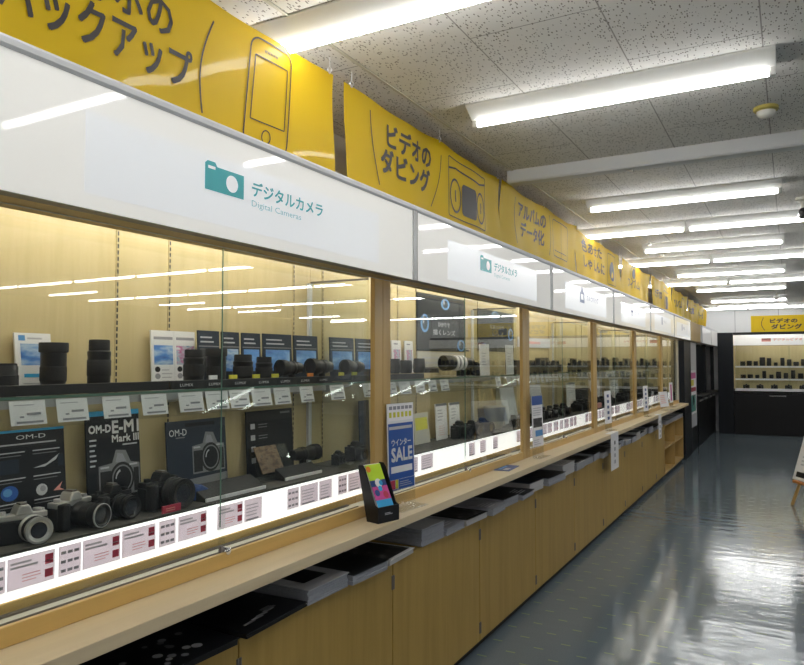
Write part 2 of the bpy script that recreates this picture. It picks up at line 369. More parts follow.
# small things on the ceiling
t = thing('smoke_detector', 'round white smoke detector on a yellow base on the ceiling', 'smoke detector', (-.075, 3.60, CEIL))
MB().lathe([(.0001, 0), (.053, 0), (.053, -.014), (.044, -.020), (.0001, -.020)], n=24, m='smoky').build('base', t)
MB().lathe([(.0001, -.020), (.040, -.020), (.038, -.033), (.027, -.045), (.0001, -.049)], n=24, m='smoke').build('dome', t)
t = thing('security_camera', 'small dark camera hanging from a white ceiling bracket', 'security camera', (.10, 5.72, CEIL))
MB().lathe([(.0001, 0), (.045, 0), (.045, -.02), (.012, -.03), (.012, -.09), (.0001, -.09)], n=16, m='smoke').build('bracket', t)
MB().lathe([(.0001, -.075), (.028, -.07), (.032, .05), (.024, .056), (.0001, .05)], (0, 0, -.115), 'y', 16, 'black').build('camera_body', t)
t = thing('spotlight', 'little white spotlight hanging under the ceiling near the far wall', 'spotlight', (-.18, 12.9, CEIL))
MB().lathe([(.0001, 0), (.03, 0), (.03, -.015), (.009, -.02), (.009, -.09), (.0001, -.09)], n=14, m='smoke').build('stem', t)
MB().lathe([(.0001, -.04), (.035, -.03), (.042, .05), (.03, .05), (.0001, .04)], (0, 0, -.12), 'y', 14, 'smoke').build('lamp_head', t)
for i, (x, y) in enumerate([(-1.17, 7.05), (-1.17, 7.85), (-1.17, 8.75)]):
    m = MB().box(x-.014, y-.035, 2.63, x+.014, y+.035, 2.648, 'fixt').box(x-.006, y-.006, 2.645, x+.006, y+.006, CEIL, 'fixt')
    wtop(m, 'ceiling_bracket', 'small white rail bracket under the ceiling beside the banners, %s from the front' % ORD[i], 'bracket', 'ceiling brackets', bevel=.003)

# ================================================================== base cabinets, counter
XC, XF, XG = -1.44, -1.36, -1.5
DOORS = [-.225, .69, 1.605, 2.52, 3.435, 4.35, 5.265, 6.18, 7.095, 8.01, 8.925, 9.555]
ZC = .69
vis_d = 0
for i in range(len(DOORS)-1):
    y0, y1 = DOORS[i], DOORS[i+1]
    t = thing('base_cabinet', 'tan wood base cabinet with one plain door, %s from the front along the aisle' % ORD[i] if y1-y0 > .7 else 'narrow tan wood base cabinet beside the open cubby unit', 'cabinet', (-1.7, (y0+y1)/2, 0), 0, 'base cabinets')
    m = MB().box(-2.02, y0+.001, .05, XC-.02, y1-.001, ZC, 'cab'); wb(m, 'body', t)
    m = MB().box(-1.95, y0+.001, 0, XC-.035, y1-.001, .05, 'blackm'); wb(m, 'toe_kick', t)
    m = MB().box(XC-.019, y0+.0025, .052, XC, y1-.0025, ZC-.006, 'cab'); d = wb(m, 'door', t, bevel=.0015)
    for yy in ((y0+.006, y1-.006)):
        for z in (.12, .60):
            h = MB().lathe([(.0001, -.028), (.0045, -.028), (.0045, .028), (.0001, .028)], (XC+.001, yy, z), 'z', 8, 'alud'); wb(h, 'hinge', d)
# open cubbies at the end
t = thing('cubby_unit', 'open light-wood cubby unit at the far end of the counter', 'cubby shelf', (-1.7, 10.45, 0), 0)
y0, y1 = 9.56, 11.38
wb(MB().box(-2.02, y0, .05, -1.98, y1, ZC, 'cab'), 'back_panel', t)
wb(MB().box(-1.95, y0, 0, XC-.03, y1, .05, 'blackm'), 'toe_kick', t)
for y in (y0, (y0+y1)/2-.01, y1-.02): wb(MB().box(-1.98, y, .05, XC, y+.02, ZC, 'post'), 'side_panel', t, bevel=.001)
for z in (.052, .37, ZC-.022):
    for a in (y0+.02, (y0+y1)/2+.01): wb(MB().box(-1.98, a, z, XC+.002, a+(y1-y0)/2-.03, z+.02, 'post'), 'shelf', t, bevel=.001)
for i, (y, z, h, m, lab) in enumerate([(9.75, .072, .05, 'pagew', 'pile of white paper in the lower near cubby'), (10.75, .072, .10, 'redp', 'red-bound folder stack in the lower far cubby'), (10.72, .39, .07, 'grey', 'grey paper pile in the upper far cubby')]):
    k = MB()
    for q in range(4): k.box(-1.80+.005*q, y-.11, z+h*q/4, -1.52-.006*q, y+.12-.004*q, z+h*(q+1)/4-.002, m)
    wtop(k, 'paper_stack', lab, 'paper')
# slot under the counter: uprights and dark back
t = thing('counter_top', 'long pale maple counter top running along all the showcases', 'counter', (-1.7, 5.6, .845))
wb(MB().box(-1.98, -.3, .845, XF, 11.42, .88, 'counter'), 'worktop', t, bevel=.002)
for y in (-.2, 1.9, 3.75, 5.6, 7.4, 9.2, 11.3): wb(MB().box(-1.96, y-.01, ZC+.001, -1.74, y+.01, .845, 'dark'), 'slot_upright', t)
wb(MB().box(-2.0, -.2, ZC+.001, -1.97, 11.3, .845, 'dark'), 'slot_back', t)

# ------------------------------------------------------------------ catalogues in the slot
def catalog(label, y, w, th, dep, xf, z, cover, style, rz=0, edge='page', name='sales_catalog', group=None):
    """a thick booklet, spine to the back; local x = along the counter"""
    t = thing(name, label, 'catalogue', (xf-dep/2, y, z+.0008), F90+rz, group)
    n = max(2, int(th/.006)); m = MB()
    for k in range(n):
        j = random.uniform(-.004, .004); m.box(-w/2+j, -dep/2+random.uniform(0, .005), th*k/n, w/2+j, dep/2, th*(k+1)/n-.0006, edge)
    m.build('pages', t)
    c = MB().box(-w/2-.001, -dep/2-.003, th, w/2+.001, dep/2, th+.0022, cover)
    fr = (Vector((0, 0, th+.0028)), VX, VY)
    if style == 'cams':
        for k in range(16):
            c.disc(fr, random.uniform(-.42, .42)*w, random.uniform(-.46, .1)*dep, random.uniform(.008, .016), random.choice(['lgrey', 'grey', 'gtext']), 10)
    elif style == 'streak':
        for k in range(7): c.rect(fr, random.uniform(-.35, -.1)*w+k*.02, (-.36+.02*k)*dep, .05, .012, random.choice(['lgrey', 'grey']))
    elif style == 'square': c.rect(fr, -.28*w, -.30*dep, .56*w, .42*dep, 'dprint')
    elif style == 'photo': c.rect(fr, -.45*w, -.45*dep, .9*w, .75*dep, 'darkph')
    elif style == 'text': c.lines(fr, -.4*w, -.4*dep, .7*w, .3*dep, 4, 'lgrey')
    c.build('cover', t)
    return t
def CY(u, v): return at(u, v, XC)[0]
cats = [ # label, y, width, thickness, depth, front x, cover, style, edge
 ('charcoal booklet lying at the near end of the slot under the counter', 1.02, .30, .03, .30, -1.47, 'blackm', 'text', 'blackm'),
 ('black booklet with rows of small round pictures under the near counter', 1.40, .33, .018, .30, -1.405, 'dprint', 'cams', 'blackm'),
 ('black glossy booklet with one pale streak on its cover', 1.745, .31, .014, .31, -1.41, 'dprint', 'streak', 'blackm'),
 ('thick white catalogue with a black square on its cover', 2.035, .235, .048, .30, -1.415, 'lgrey', 'square', 'page'),
 ('dark catalogue with pale blue page edges, beside the white one with the black square', 2.285, .235, .036, .29, -1.395, 'dprint', '', 'page'),
 ('white-topped magazine right of the dark blue-edged catalogue', 2.54, .22, .02, .28, -1.41, 'white', 'photo', 'pagew'),
 ('bulky grey bundle of leaflets bent over the edge of the slot', 2.86, .21, .075, .27, -1.42, 'lgrey', 'text', 'page'),
 ('grey leaflet pile right of the bent bundle', 3.08, .20, .034, .27, -1.41, 'grey', 'text', 'page'),
 ('pale-edged magazine with a dark red photo cover', 3.33, .24, .03, .27, -1.405, 'blackm', 'photo', 'pagew'),
 ('two-tone booklet stack leaning out over a cabinet door seam', 3.58, .20, .036, .27, -1.385, 'grey', 'text', 'page'),
 ('black-covered booklet with a curled white lower edge', 3.81, .22, .045, .27, -1.40, 'dprint', '', 'page'),
 ('black booklet lower than its blue neighbour', 4.06, .22, .03, .27, -1.385, 'dprint', 'text', 'page'),
 ('deep blue covered catalogue under the counter by the blue leaflet', 4.30, .24, .060, .27, -1.41, 'dprint2', '', 'pagew'),
 ('wide black catalogue pile sticking out of the slot', 4.66, .34, .05, .28, -1.385, 'dprint', '', 'page'),
]
for lab, y, w_, th, dep, xf, cov, sty, edge in cats: catalog(lab, y, w_, th, dep, xf, ZC, cov, sty, random.uniform(-.05, .05), edge)
edge_y = 4.88
while edge_y < 9.3:
    w_ = random.choice([.21, .22, .30]); xf = random.uniform(-1.43, -1.385)
    catalog('grey or black catalogue in the crowded far half of the slot under the counter', edge_y+w_/2, w_, random.uniform(.03, .085), .28, xf, ZC, random.choice(['grey', 'lgrey', 'blackm', 'dprint', 'white']), random.choice(['text', 'photo', '']), random.uniform(-.03, .03), random.choice(['page', 'page', 'pagew']), group='catalogues in the far half of the slot')
    edge_y += w_+.026
for j in range(5):
    catalog('dark catalogue on top of the open cubby unit', 9.75+j*.33, .26, random.uniform(.03, .06), .27, -1.42, ZC, random.choice(['grey', 'dprint']), 'text', random.uniform(-.05, .05), group='catalogues above the cubbies')
# ------------------------------------------------------------------ showcases
BAYS = [.71, 2.54, 4.37, 6.20, 8.03, 9.86, 11.46]
XB, ZD, ZS, ZK = -1.88, 1.045, 1.413, .8806
BN = ['nearest', 'second', 'third', 'fourth', 'fifth', 'last']
cases = []
for k in range(6):
    y0, y1 = BAYS[k], BAYS[k+1]; ym = (y0+y1)/2; PW = .065
    t = thing('display_showcase', 'maple-backed glass showcase with sliding panes, %s along the counter' % BN[k], 'showcase', (-1.70, ym, .88), 0, 'showcases along the counter'); cases.append(t)
    wb(MB().box(XB-.03, y0+.001, ZK, XB, y1-.001, 2.12, 'back'), 'back_panel', t)
    wb(MB().box(XB, y0+.001, 2.10, -1.47, y1-.001, 2.12, 'white'), 'top_panel', t)
    for c in (y0+.095, ym-.115, ym+.10, y1-.12):
        m = MB().box(XB, c-.006, ZD, XB+.003, c+.006, 1.98, 'back')
        for z in range(44): m.box(XB+.003, c-.0028, ZD+.02+z*.0205, XB+.0036, c+.0028, ZD+.034+z*.0205, 'black')
        wb(m, 'shelf_standard', t)
    for a in (y0+.001, y1-PW-.001): wb(MB().box(-1.522, a, ZK, XG, a+PW, 1.86, 'post' if k < 5 or a < y1-.2 else 'beige'), 'post', t, bevel=.003)
    a, c = y0+PW+.002, y1-PW-.002
    wb(MB().box(-1.514, a, ZK, XG, c, .926, 'rail'), 'front_rail', t, bevel=.002)
    m = MB().box(-1.634, y0+.001, ZK, -1.565, y1-.001, .900, 'beige').box(-1.565, a, ZK, -1.515, c, .900, 'beige')
    for x in (-1.632, -1.624, -1.578, -1.545, -1.531, -1.518): m.box(x-.0016, a, .90, x+.0016, c, .906, 'alud')
    wb(m, 'sliding_track', t)
    wb(MB().box(-1.70, y0+.001, ZK, -1.636, y1-.001, .929, 'rail'), 'inner_rail', t, bevel=.002)
    wb(MB().box(-1.655, y0+.001, .930, -1.641, y1-.001, ZD-.008, 'strip'), 'lit_price_strip', t)
    m = MB().box(XB+.001, y0+.002, ZD-.02, -1.66, y1-.002, ZD, 'felt').box(-1.66, y0+.002, ZD-.007, -1.640, y1-.002, ZD, 'felt'); wb(m, 'deck', t)
    wb(MB().box(-1.56, a, 1.852, -1.50, c, 1.872, 'post'), 'top_track', t)
    # glass
    for x, p, q in ((-1.538, a, ym+.02), (-1.524, ym-.02, c)):
        g = wb(MB().box(x-.0025, p, .905, x+.0025, q, 1.868, 'glass'), 'glass_pane', t)
        if x > -1.53:
            m = MB().lathe([(.0001, -.006), (.011, -.006), (.011, .02), (.0085, .022), (.0001, .022)], (x+.006, ym-.004, .928), 'x', 14, 'chrome').box(x+.002, ym-.022, .913, x+.012, ym-.012, .945, 'alud'); wb(m, 'pane_lock', g)
            if k == 1: wb(MB().lathe([(.0001, x+.003), (.008, x+.003), (.008, x+.022), (.0001, x+.022)], (0, ym-.004, 1.565), 'x', 12, 'chrome'), 'pane_latch', g)
            m = MB().box(x+.002, ym-.019, 1.0, x+.0045, ym-.0165, 1.85, 'gedge'); wb(m, 'edge_seal', g)
    if k < 5:
        g = wb(MB().box(XB+.012, y1-.014, ZD, -1.565, y1-.008, 1.85, 'glass'), 'divider_glass', t)
        wb(MB().box(XB+.001, y1-.024, ZD, XB+.014, y1-.002, 1.85, 'wallf'), 'divider_channel', t)
        wb(MB().box(XB+.014, y1-.016, 1.85, -1.565, y1-.006, 1.858, 'alud'), 'divider_cap', t)
    else: wb(MB().box(XB, y1-.02, ZD, -1.565, y1-.001, 2.1, 'back'), 'end_panel', t)
    if k == 0: wb(MB().box(XB, y0+.001, .88, -1.57, y0+.02, 2.1, 'back'), 'end_panel', t)
    # glass shelf with its card lip
    g = wb(MB().box(XB+.004, y0+.025, ZS-.008, -1.69, y1-.025, ZS, 'glass').box(-1.69, y0+.025, ZS-.008, -1.6885, y1-.025, ZS, 'gedge'), 'glass_shelf', t)
    lip = MB(); lip.prism([(-1.6875, ZS), (-1.686, ZS), (-1.669, 1.335), (-1.672, 1.333)], y0+.03, y1-.03, 'y', 'acryl'); wb(lip, 'card_lip', g)
    for c in (y0+.095, ym-.115, ym+.10, y1-.12): wb(MB().prism([(XB+.003, ZS-.008), (XB+.003, ZS-.05), (XB+.02, ZS-.05), (-1.72, ZS-.02), (-1.72, ZS-.008)], c-.0025, c+.0025, 'y', 'alu'), 'shelf_bracket', t)
    wb(MB().box(-1.703, y0+.14, ZS-.018, -1.692, y1-.14, ZS-.0095, 'alu').box(-1.7025, y0+.141, ZS-.0188, -1.6932, y1-.141, ZS-.0182, 'fillbar').box(-1.6930, y0+.14, ZS-.030, -1.6920, y1-.14, ZS-.018, 'alu').box(-1.704, y0+.14, ZS-.024, -1.703, y1-.14, ZS-.018, 'alu'), 'shelf_lamp', g)  # unseen light bar, added under the shelf to brighten the deck
    l = wb(MB().lathe([(.0001, y0+.12), (.013, y0+.121), (.013, y1-.121), (.0001, y1-.12)], (-1.585, 0, 2.05), 'y', 10, 'ctube'), 'case_lamp', t)

# ------------------------------------------------------------------ light-box signs over the showcases
SIGNX = -1.36; SB, ST = 1.840, 2.152
SY = [.70, 2.555, 4.46, 6.30, 8.17, 10.0, 11.75]
def camera_icon(m, fr, x, y, w, h, c, bg):
    m.print_poly(fr, [(x, y), (x+w, y), (x+w, y+h*.86), (x+w*.30, y+h*.86), (x+w*.25, y+h), (x+w*.06, y+h), (x, y+h*.90)], c)
    f2 = (fr[0]+VX*.0006, fr[1], fr[2]); m.disc(f2, x+w*.68, y+h*.43, h*.30, bg, 24); m.rect(f2, x+w*.07, y+h*.74, w*.18, h*.10, bg)
def bag_icon(m, fr, x, y, w, h, c, bg):
    m.print_poly(fr, [(x, y), (x+w, y), (x+w, y+h*.6), (x+w*.8, y+h*.72), (x+w*.62, y+h), (x+w*.30, y+h), (x+w*.2, y+h*.72), (x, y+h*.6)], c)
    f2 = (fr[0]+VX*.0006, fr[1], fr[2]); m.rect(f2, x+w*.25, y+h*.2, w*.5, h*.35, bg)
def light_sign(name, label, y0, y1, texts, pap):
    t = thing(name, label, 'shop sign', (-1.42, (y0+y1)/2, SB), 0, 'light-box signs over the showcases')
    f = MB().prism([(-1.362, ST), (-1.352, ST), (-1.349, ST-.006), (-1.349, ST-.018), (-1.354, ST-.024), (-1.362, ST-.024)], y0+.001, y1-.001, 'y', 'wallf')
    f.box(-1.47, y0+.001, ST-.012, -1.362, y1-.001, ST, 'wallf')
    f.box(-1.398, y0+.001, SB, -1.362, y1-.001, SB+.006, 'alud').box(-1.47, y0+.001, SB+.001, -1.398, y1-.001, SB+.006, 'post').box(-1.47, y0+.001, SB, -1.462, y1-.001, ST, 'wallf')
    for a in (y0+.001, y1-.019): f.box(-1.47, a, SB, -1.3535, a+.018, ST-.004, 'wallf').box(-1.3535, a+(.0165 if a < y0+.01 else 0), SB, -1.3520, a+(.018 if a < y0+.01 else .0015), ST-.024, 'alud')
    wb(f, 'frame', t)
    p = wb(MB().box(-1.3615, y0+.0195, SB+.001, -1.3575, y1-.0195, ST-.012, 'signw'), 'face_panel', t)
    fr = wall_frame(-1.3565)
    if pap:
        a, c, d, e = pap; wb(MB().box(-1.3575, a, d, -1.3568, c, e, 'paper'), 'paper_insert', p)
    m = MB(); fr = wall_frame(-1.3560)
    for q in texts:
        if q[0] == 'cam': camera_icon(m, fr, *q[1:5], q[5], 'paper')
        elif q[0] == 'bag': bag_icon(m, fr, *q[1:5], q[5], 'paper')
        elif q[0] == 'r': m.rect(fr, *q[1:])
        else: m.text(fr, *q)
    if texts: wb(m, 'lettering', p)
    return t
ylet = [('cam', 1.362, 1.963, .152, .079, 'teal'), ('デジタルカメラ', 1.548, 1.982, .35, .043, 'teal', .0015), ('Digital Cameras', 1.548, 1.946, .235, .024, 'tealt')]
light_sign('light_box_sign', 'white light-box sign with a teal camera icon, the nearest and largest in view', SY[0], SY[1], ylet, (1.0, 2.262, 1.875, 2.06))
ylet2 = [('cam', 3.26, 1.963, .152, .079, 'teal'), ('デジタルカメラ', 3.45, 1.982, .35, .043, 'teal', .0015), ('Digital Cameras', 3.45, 1.946, .235, .024, 'tealt')]
light_sign('light_box_sign', 'white light-box sign with a teal camera icon, second along the row', SY[1], SY[2], ylet2, (2.88, 4.16, 1.875, 2.06))
light_sign('light_box_sign', 'white light-box sign with a navy bag icon, third along the row', SY[2], SY[3], [('bag', 5.17, 1.945, .13, .115, 'navy'), ('カメラバッグ', 5.37, 1.97, .38, .05, 'navy')], (4.78, 6.02, 1.875, 2.06))
light_sign('light_box_sign', 'white light-box sign with a narrow navy icon, fourth along the row', SY[3], SY[4], [('r', 7.10, 1.955, .02, .09, 'navy'), ('r', 7.15, 1.955, .02, .09, 'navy'), ('r', 7.08, 1.99, .11, .018, 'navy'), ('三脚・一脚', 7.25, 1.975, .26, .04, 'navy')], (6.62, 7.86, 1.875, 2.06))
light_sign('light_box_sign', 'white light-box sign with small blue icon, fifth along the row', SY[4], SY[5], [('r', 8.95, 1.955, .06, .09, 'navy'), ('ケース', 9.10, 1.975, .2, .04, 'navy')], (8.45, 9.7, 1.875, 2.06))
light_sign('light_box_sign', 'white light-box sign over the last maple showcase', SY[5], SY[6], [('r', 10.75, 1.955, .06, .09, 'navy'), ('用品', 10.9, 1.975, .16, .04, 'navy')], (10.25, 11.5, 1.875, 2.06))

# ------------------------------------------------------------------ yellow banners
def banner(label, y0, y1, draw, amp=.008, stuff='cloth', ph=0, ztop=2.622, zbot=2.12, X=-1.53, gather=(0, 0)):
    """hanging cloth with soft vertical folds; drawing follows the folds"""
    t = thing('hanging_banner', label, 'banner', (X, (y0+y1)/2, zbot), 0, 'yellow banners over the showcases')
    W = y1-y0
    def off(y, z):
        s = (y-y0)/W; e = math.exp(-s*9)+math.exp(-(1-s)*9)
        return amp*math.sin(y*7.3+ph)*(.5+.5*(ztop-z)/(ztop-zbot))+.5*amp*math.sin(y*17+ph*2+z*3)+e*.012*math.sin(z*9+ph)
    def sag(y, z):
        s = (y-y0)/W; return z-.018*abs(math.sin(s*math.pi*max(2, round(W/.8))))*((z-zbot)/(ztop-zbot))
    NX, NZ = max(24, int(W*30)), 12; m = MB(); vs = []; fs = []
    for side in (0, 1):
        for i in range(NX+1):
            for j in range(NZ+1):
                y = y0+W*i/NX; z = zbot+(ztop-zbot)*j/NZ
                # the free ends pull in a little between top and bottom
                s = i/NX; y += (gather[0]*(1-s)-gather[1]*s)*math.sin((z-zbot)/(ztop-zbot)*math.pi)
                vs.append((X+off(y, z)-side*.0012, y, sag(y, z)))
    K = (NX+1)*(NZ+1); ix = lambda i, j, s: s*K+i*(NZ+1)+j
    for i in range(NX):
        for j in range(NZ):
            fs.append((ix(i, j, 0), ix(i+1, j, 0), ix(i+1, j+1, 0), ix(i, j+1, 0))); fs.append((ix(i, j, 1), ix(i, j+1, 1), ix(i+1, j+1, 1), ix(i+1, j, 1)))
    for i in range(NX):
        for j in (0, NZ): fs.append((ix(i, j, 0), ix(i+1, j, 0), ix(i+1, j, 1), ix(i, j, 1)))
    for j in range(NZ):
        for i in (0, NX): fs.append((ix(i, j, 0), ix(i, j+1, 0), ix(i, j+1, 1), ix(i, j, 1)))
    m.add(vs, fs, stuff, True); c = wb(m, 'cloth', t, sharp=80)
    if draw:
        d = MB(); draw(d, wall_frame(0))
        d.v = [(X+off(b, z)+.003, b, sag(b, z)) for a, b, z in d.v]; wb(d, 'lettering', c)
    n = max(2, round(W/.8)); h = MB()
    for i in range(n+1):
        y = y0+.04+(W-.08)*i/n
        h = MB().tube([(X, y, ztop-.012), (X+.006, y+.006, ztop+.004), (X, y, ztop+.018), (X-.006, y-.006, ztop+.004), (X, y, ztop-.010)], .0028, 'white', 6).tube([(X, y, ztop+.018), (X, y, CEIL)], .0016, 'white', 6)
        wb(h, 'hook', t)
    return t
def arc(y0, z0, y1, z1, bul, n=10):
    r = []
    for i in range(n+1):
        s = i/n; r.append((y0+(y1-y0)*s+bul*math.sin(math.pi*s), z0+(z1-z0)*s))
    return r
def rrect(y0, z0, y1, z1, r, n=5):
    p = []
    for cy, cz, a in ((y1-r, z1-r, 0), (y0+r, z1-r, 90), (y0+r, z0+r, 180), (y1-r, z0+r, 270)):
        for i in range(n+1): p.append((cy+r*math.cos(R(a+90*i/n)), cz+r*math.sin(R(a+90*i/n))))
    return p+[p[0]]
def circ(y, z, a, b, n=24): return [(y+a*math.cos(2*math.pi*i/n), z+b*math.sin(2*math.pi*i/n)) for i in range(n+1)]
def d1(d, fr):
    d.text(fr, 'スマホの', .985, 2.425, .415, .105, 'ink', .0035); d.text(fr, 'バックアップ', .895, 2.295, .580, .12, 'ink', .004)
    d.stroke(fr, arc(1.565, 2.56, 1.52, 2.25, -.03), .006, 'ink')
    sh = lambda P: [(y-(2.6-z)*.11, z) for y, z in P]
    d.stroke(fr, sh(rrect(1.74, 2.212, 1.95, 2.598, .04)), .006, 'ink'); d.stroke(fr, sh(rrect(1.765, 2.305, 1.93, 2.535, .003)), .0045, 'ink')
    d.stroke(fr, sh(circ(1.845, 2.258, .02, .024)), .0045, 'ink'); d.text(fr, 'wwwww', 1.80, 2.556, .07, .012, 'ink')
def d2(d, fr):
    d.stroke(fr, arc(2.475, 2.57, 2.54, 2.26, -.01), .007, 'ink'); d.stroke(fr, arc(3.165, 2.55, 3.07, 2.27, .025), .006, 'ink')
    d.text(fr, 'ビデオの', 2.62, 2.455, .44, .11, 'ink', .006); d.text(fr, 'ダビング', 2.56, 2.325, .49, .115, 'ink', .007)
    tape(d, fr, 3.25, 2.262, .51, .315)
def tape(d, fr, y, z, w, h):
    d.stroke(fr, rrect(y, z, y+w, z+h, .012), .006, 'ink'); d.stroke(fr, [(y, z+h*.80), (y+w*.18, z+h*.86), (y+w*.8, z+h*.82), (y+w, z+h*.88)], .010, 'ink')
    d.stroke(fr, circ(y+w*.17, z+h*.38, w*.13, h*.28), .012, 'ink'); d.stroke(fr, circ(y+w*.84, z+h*.38, w*.13, h*.28), .012, 'ink')
    d.print_poly(fr, rrect(y+w*.33, z+h*.10, y+w*.70, z+h*.66, .03)[:-1], 'ink')
    for c in (.17, .84): d.stroke(fr, [(y+w*c, z+h*.28), (y+w*c, z+h*.48)], .014, 'ink')
def d3(d, fr):
    d.stroke(fr, arc(4.24, 2.57, 4.27, 2.27, -.03), .007, 'ink'); d.stroke(fr, arc(4.97, 2.58, 4.96, 2.28, .03), .007, 'ink')
    d.text(fr, 'アルバムの', 4.31, 2.46, .58, .10, 'ink', .006); d.text(fr, 'データ化', 4.36, 2.33, .50, .105, 'ink', .006)
    d.stroke(fr, rrect(5.06, 2.30, 5.50, 2.58, .04), .006, 'ink'); d.stroke(fr, [(5.28, 2.30), (5.27, 2.58)], .005, 'ink'); d.stroke(fr, arc(5.10, 2.345, 5.46, 2.345, 0), .005, 'ink')
def d4(d, fr):
    d.text(fr, '色あせた', 5.90, 2.46, .72, .10, 'ink', .006); d.text(fr, 'しゃしんに', 5.95, 2.32, .78, .10, 'ink', .006)
    d.stroke(fr, rrect(6.86, 2.26, 7.2, 2.57, .02), .006, 'ink'); d.print_poly(fr, circ(7.02, 2.40, .10, .10)[:-1], 'ink')
def d5(d, fr):
    d.text(fr, 'フィルム', 7.85, 2.33, .62, .10, 'ink', .006); d.print_poly(fr, circ(8.15, 2.50, .07, .06)[:-1], 'ink'); d.stroke(fr, circ(8.15, 2.50, .13, .085), .01, 'ink')
def dg(txt, y, w, tp=False):
    def f(d, fr):
        d.text(fr, txt, y, 2.36, w, .12, 'ink', .008)
        if tp: tape(d, fr, y+w+.12, 2.22, .5, .34)
        else: d.stroke(fr, rrect(y+w+.15, 2.25, y+w+.5, 2.56, .03), .010, 'ink')
    return f
banner('yellow banner with a phone drawing, nearest over the showcases', .35, 2.225, d1, gather=(0, .02), stuff='vinyl', amp=.004)
banner('yellow banner with a video cassette drawing, second over the showcases', 2.30, 4.0, d2, ph=1.2, gather=(.02, 0))
banner('yellow banner with an open album drawing, third over the showcases', 4.02, 5.72, d3, ph=2.1)
banner('yellow banner with two lines of lettering and a dark picture, fourth over the showcases', 5.74, 7.46, d4, ph=.4, ztop=2.61)
banner('yellow banner ending at the dark gap, fifth over the showcases', 7.48, 9.16, d5, ph=3, ztop=2.60, gather=(0, .03))
banner('yellow banner just beyond the dark gap over the showcases', 9.36, 11.1, dg('ビデオの', 9.55, .6, True), ph=1, gather=(.03, 0))
banner('yellow banner third from the far end of the row over the showcases', 11.12, 12.9, dg('アルバム', 11.35, .7), ph=2, amp=.014)
banner('yellow banner second from the far end of the row over the showcases', 12.92, 14.4, dg('写真', 13.2, .5), ph=3, amp=.014)
banner('yellow banner at the far end of the row over the showcases', 14.42, 15.85, dg('データ', 14.65, .5), ph=4, amp=.014)
EXPO = 0.05
# ================================================================== goods
EPS = .0008
def dk(u, X, v=500): return at(u, v, X)[0]
def lens(name, label, y, x, z, r, h, style='plain', rz=F90, group=None):
    """a lens standing on its mount"""
    t = thing(name, label, 'camera lens', (x, y, z+EPS), rz, group)
    if style == 'hooded':   # wide hood reversed on top
        MB().lathe([(.0001, 0), (r*.80, 0), (r*.84, h*.03), (r*.86, h*.20), (r*.90, h*.22), (r*.92, h*.80), (.0001, h*.81)], n=24, m='black').build('barrel', t)
        MB().lathe([(r*.905, h*.24), (r*.94, h*.25), (r*.94, h*.52), (r*.905, h*.53)], n=24, m='rubber').build('zoom_ring', t)
        MB().lathe([(r*.91, h*.80), (r*1.03, h*.81), (r*1.04, h*.84), (r*1.04, h*.985), (r*1.0, h), (.0001, h)], n=24, m='blackm').build('lens_hood', t)
    elif style == 'stepped':
        MB().lathe([(.0001, 0), (r*.82, 0), (r*.86, h*.03), (r*.90, h*.12), (r*.97, h*.15), (r*.97, h*.68), (r*1.0, h*.70), (r*1.0, h*.77), (r*.90, h*.79), (.0001, h*.79)], n=24, m='black').build('barrel', t)
        MB().lathe([(r*.98, h*.30), (r*1.015, h*.31), (r*1.015, h*.60), (r*.98, h*.61)], n=24, m='rubber').build('zoom_ring', t)
        MB().lathe([(.0001, h*.78), (r*.89, h*.79), (r*.89, h*.97), (r*.84, h), (.0001, h)], n=24, m='blackm').build('lens_cap', t)
    else:
        MB().lathe([(.0001, 0), (r*.84, 0), (r*.88, h*.05), (r*.96, h*.10), (r*.96, h*.88), (r*.92, h*.93), (.0001, h*.93)], n=20, m='black').build('barrel', t)
        MB().lathe([(r*.965, h*.30), (r, h*.32), (r, h*.62), (r*.965, h*.64)], n=20, m='rubber').build('focus_ring', t)
        MB().lathe([(.0001, h*.92), (r*.90, h*.93), (r*.90, h*.985), (r*.86, h), (.0001, h)], n=20, m='blackm').build('lens_cap', t)
    return t
def long_lens(name, label, y, x, z, r, L, rz, collar=True, white=0, group=None, lift=0):
    """a long lens lying on its side; the front element points to local -Y; lift = height of its foot"""
    t = thing(name, label, 'camera lens', (x, y, z+EPS), rz, group); o = (0, 0, r+lift)
    MB().lathe([(.0001, L/2), (r*.62, L/2), (r*.66, L*.42), (r*.72, L*.36), (r*.78, L*.10), (r*.80, -L*.12), (r*.93, -L*.20), (r*.93, -L*.26), (.0001, -L*.26)], o, 'y', 24, 'black').build('barrel', t)
    MB().lathe([(r*.80, L*.02), (r*.84, L*.03), (r*.84, L*.22), (r*.80, L*.23)], o, 'y', 24, 'rubber').build('zoom_ring', t)
    MB().lathe([(.0001, -L*.24), (r*.94, -L*.25), (r*1.0, -L*.28), (r*1.0, -L*.5), (r*.93, -L*.5), (r*.90, -L*.44), (.0001, -L*.42)], o, 'y', 24, 'blackm').build('lens_hood', t)
    for q in range(white): MB().lathe([(r*.86, L*.16-q*L*.125), (r*1.01, L*.16-q*L*.125), (r*1.01, L*.09-q*L*.125), (r*.86, L*.09-q*L*.125)], o, 'y', 24, 'white').build('white_ring', t)
    if collar:
        m = MB().box(-r*.35, L*.02, 0, r*.35, L*.16, r*.25+lift, 'black').lathe([(r*.79, L*.05), (r*.88, L*.06), (r*.88, L*.12), (r*.79, L*.13)], o, 'y', 20, 'black'); m.build('tripod_collar', t, bevel=.002)
    return t
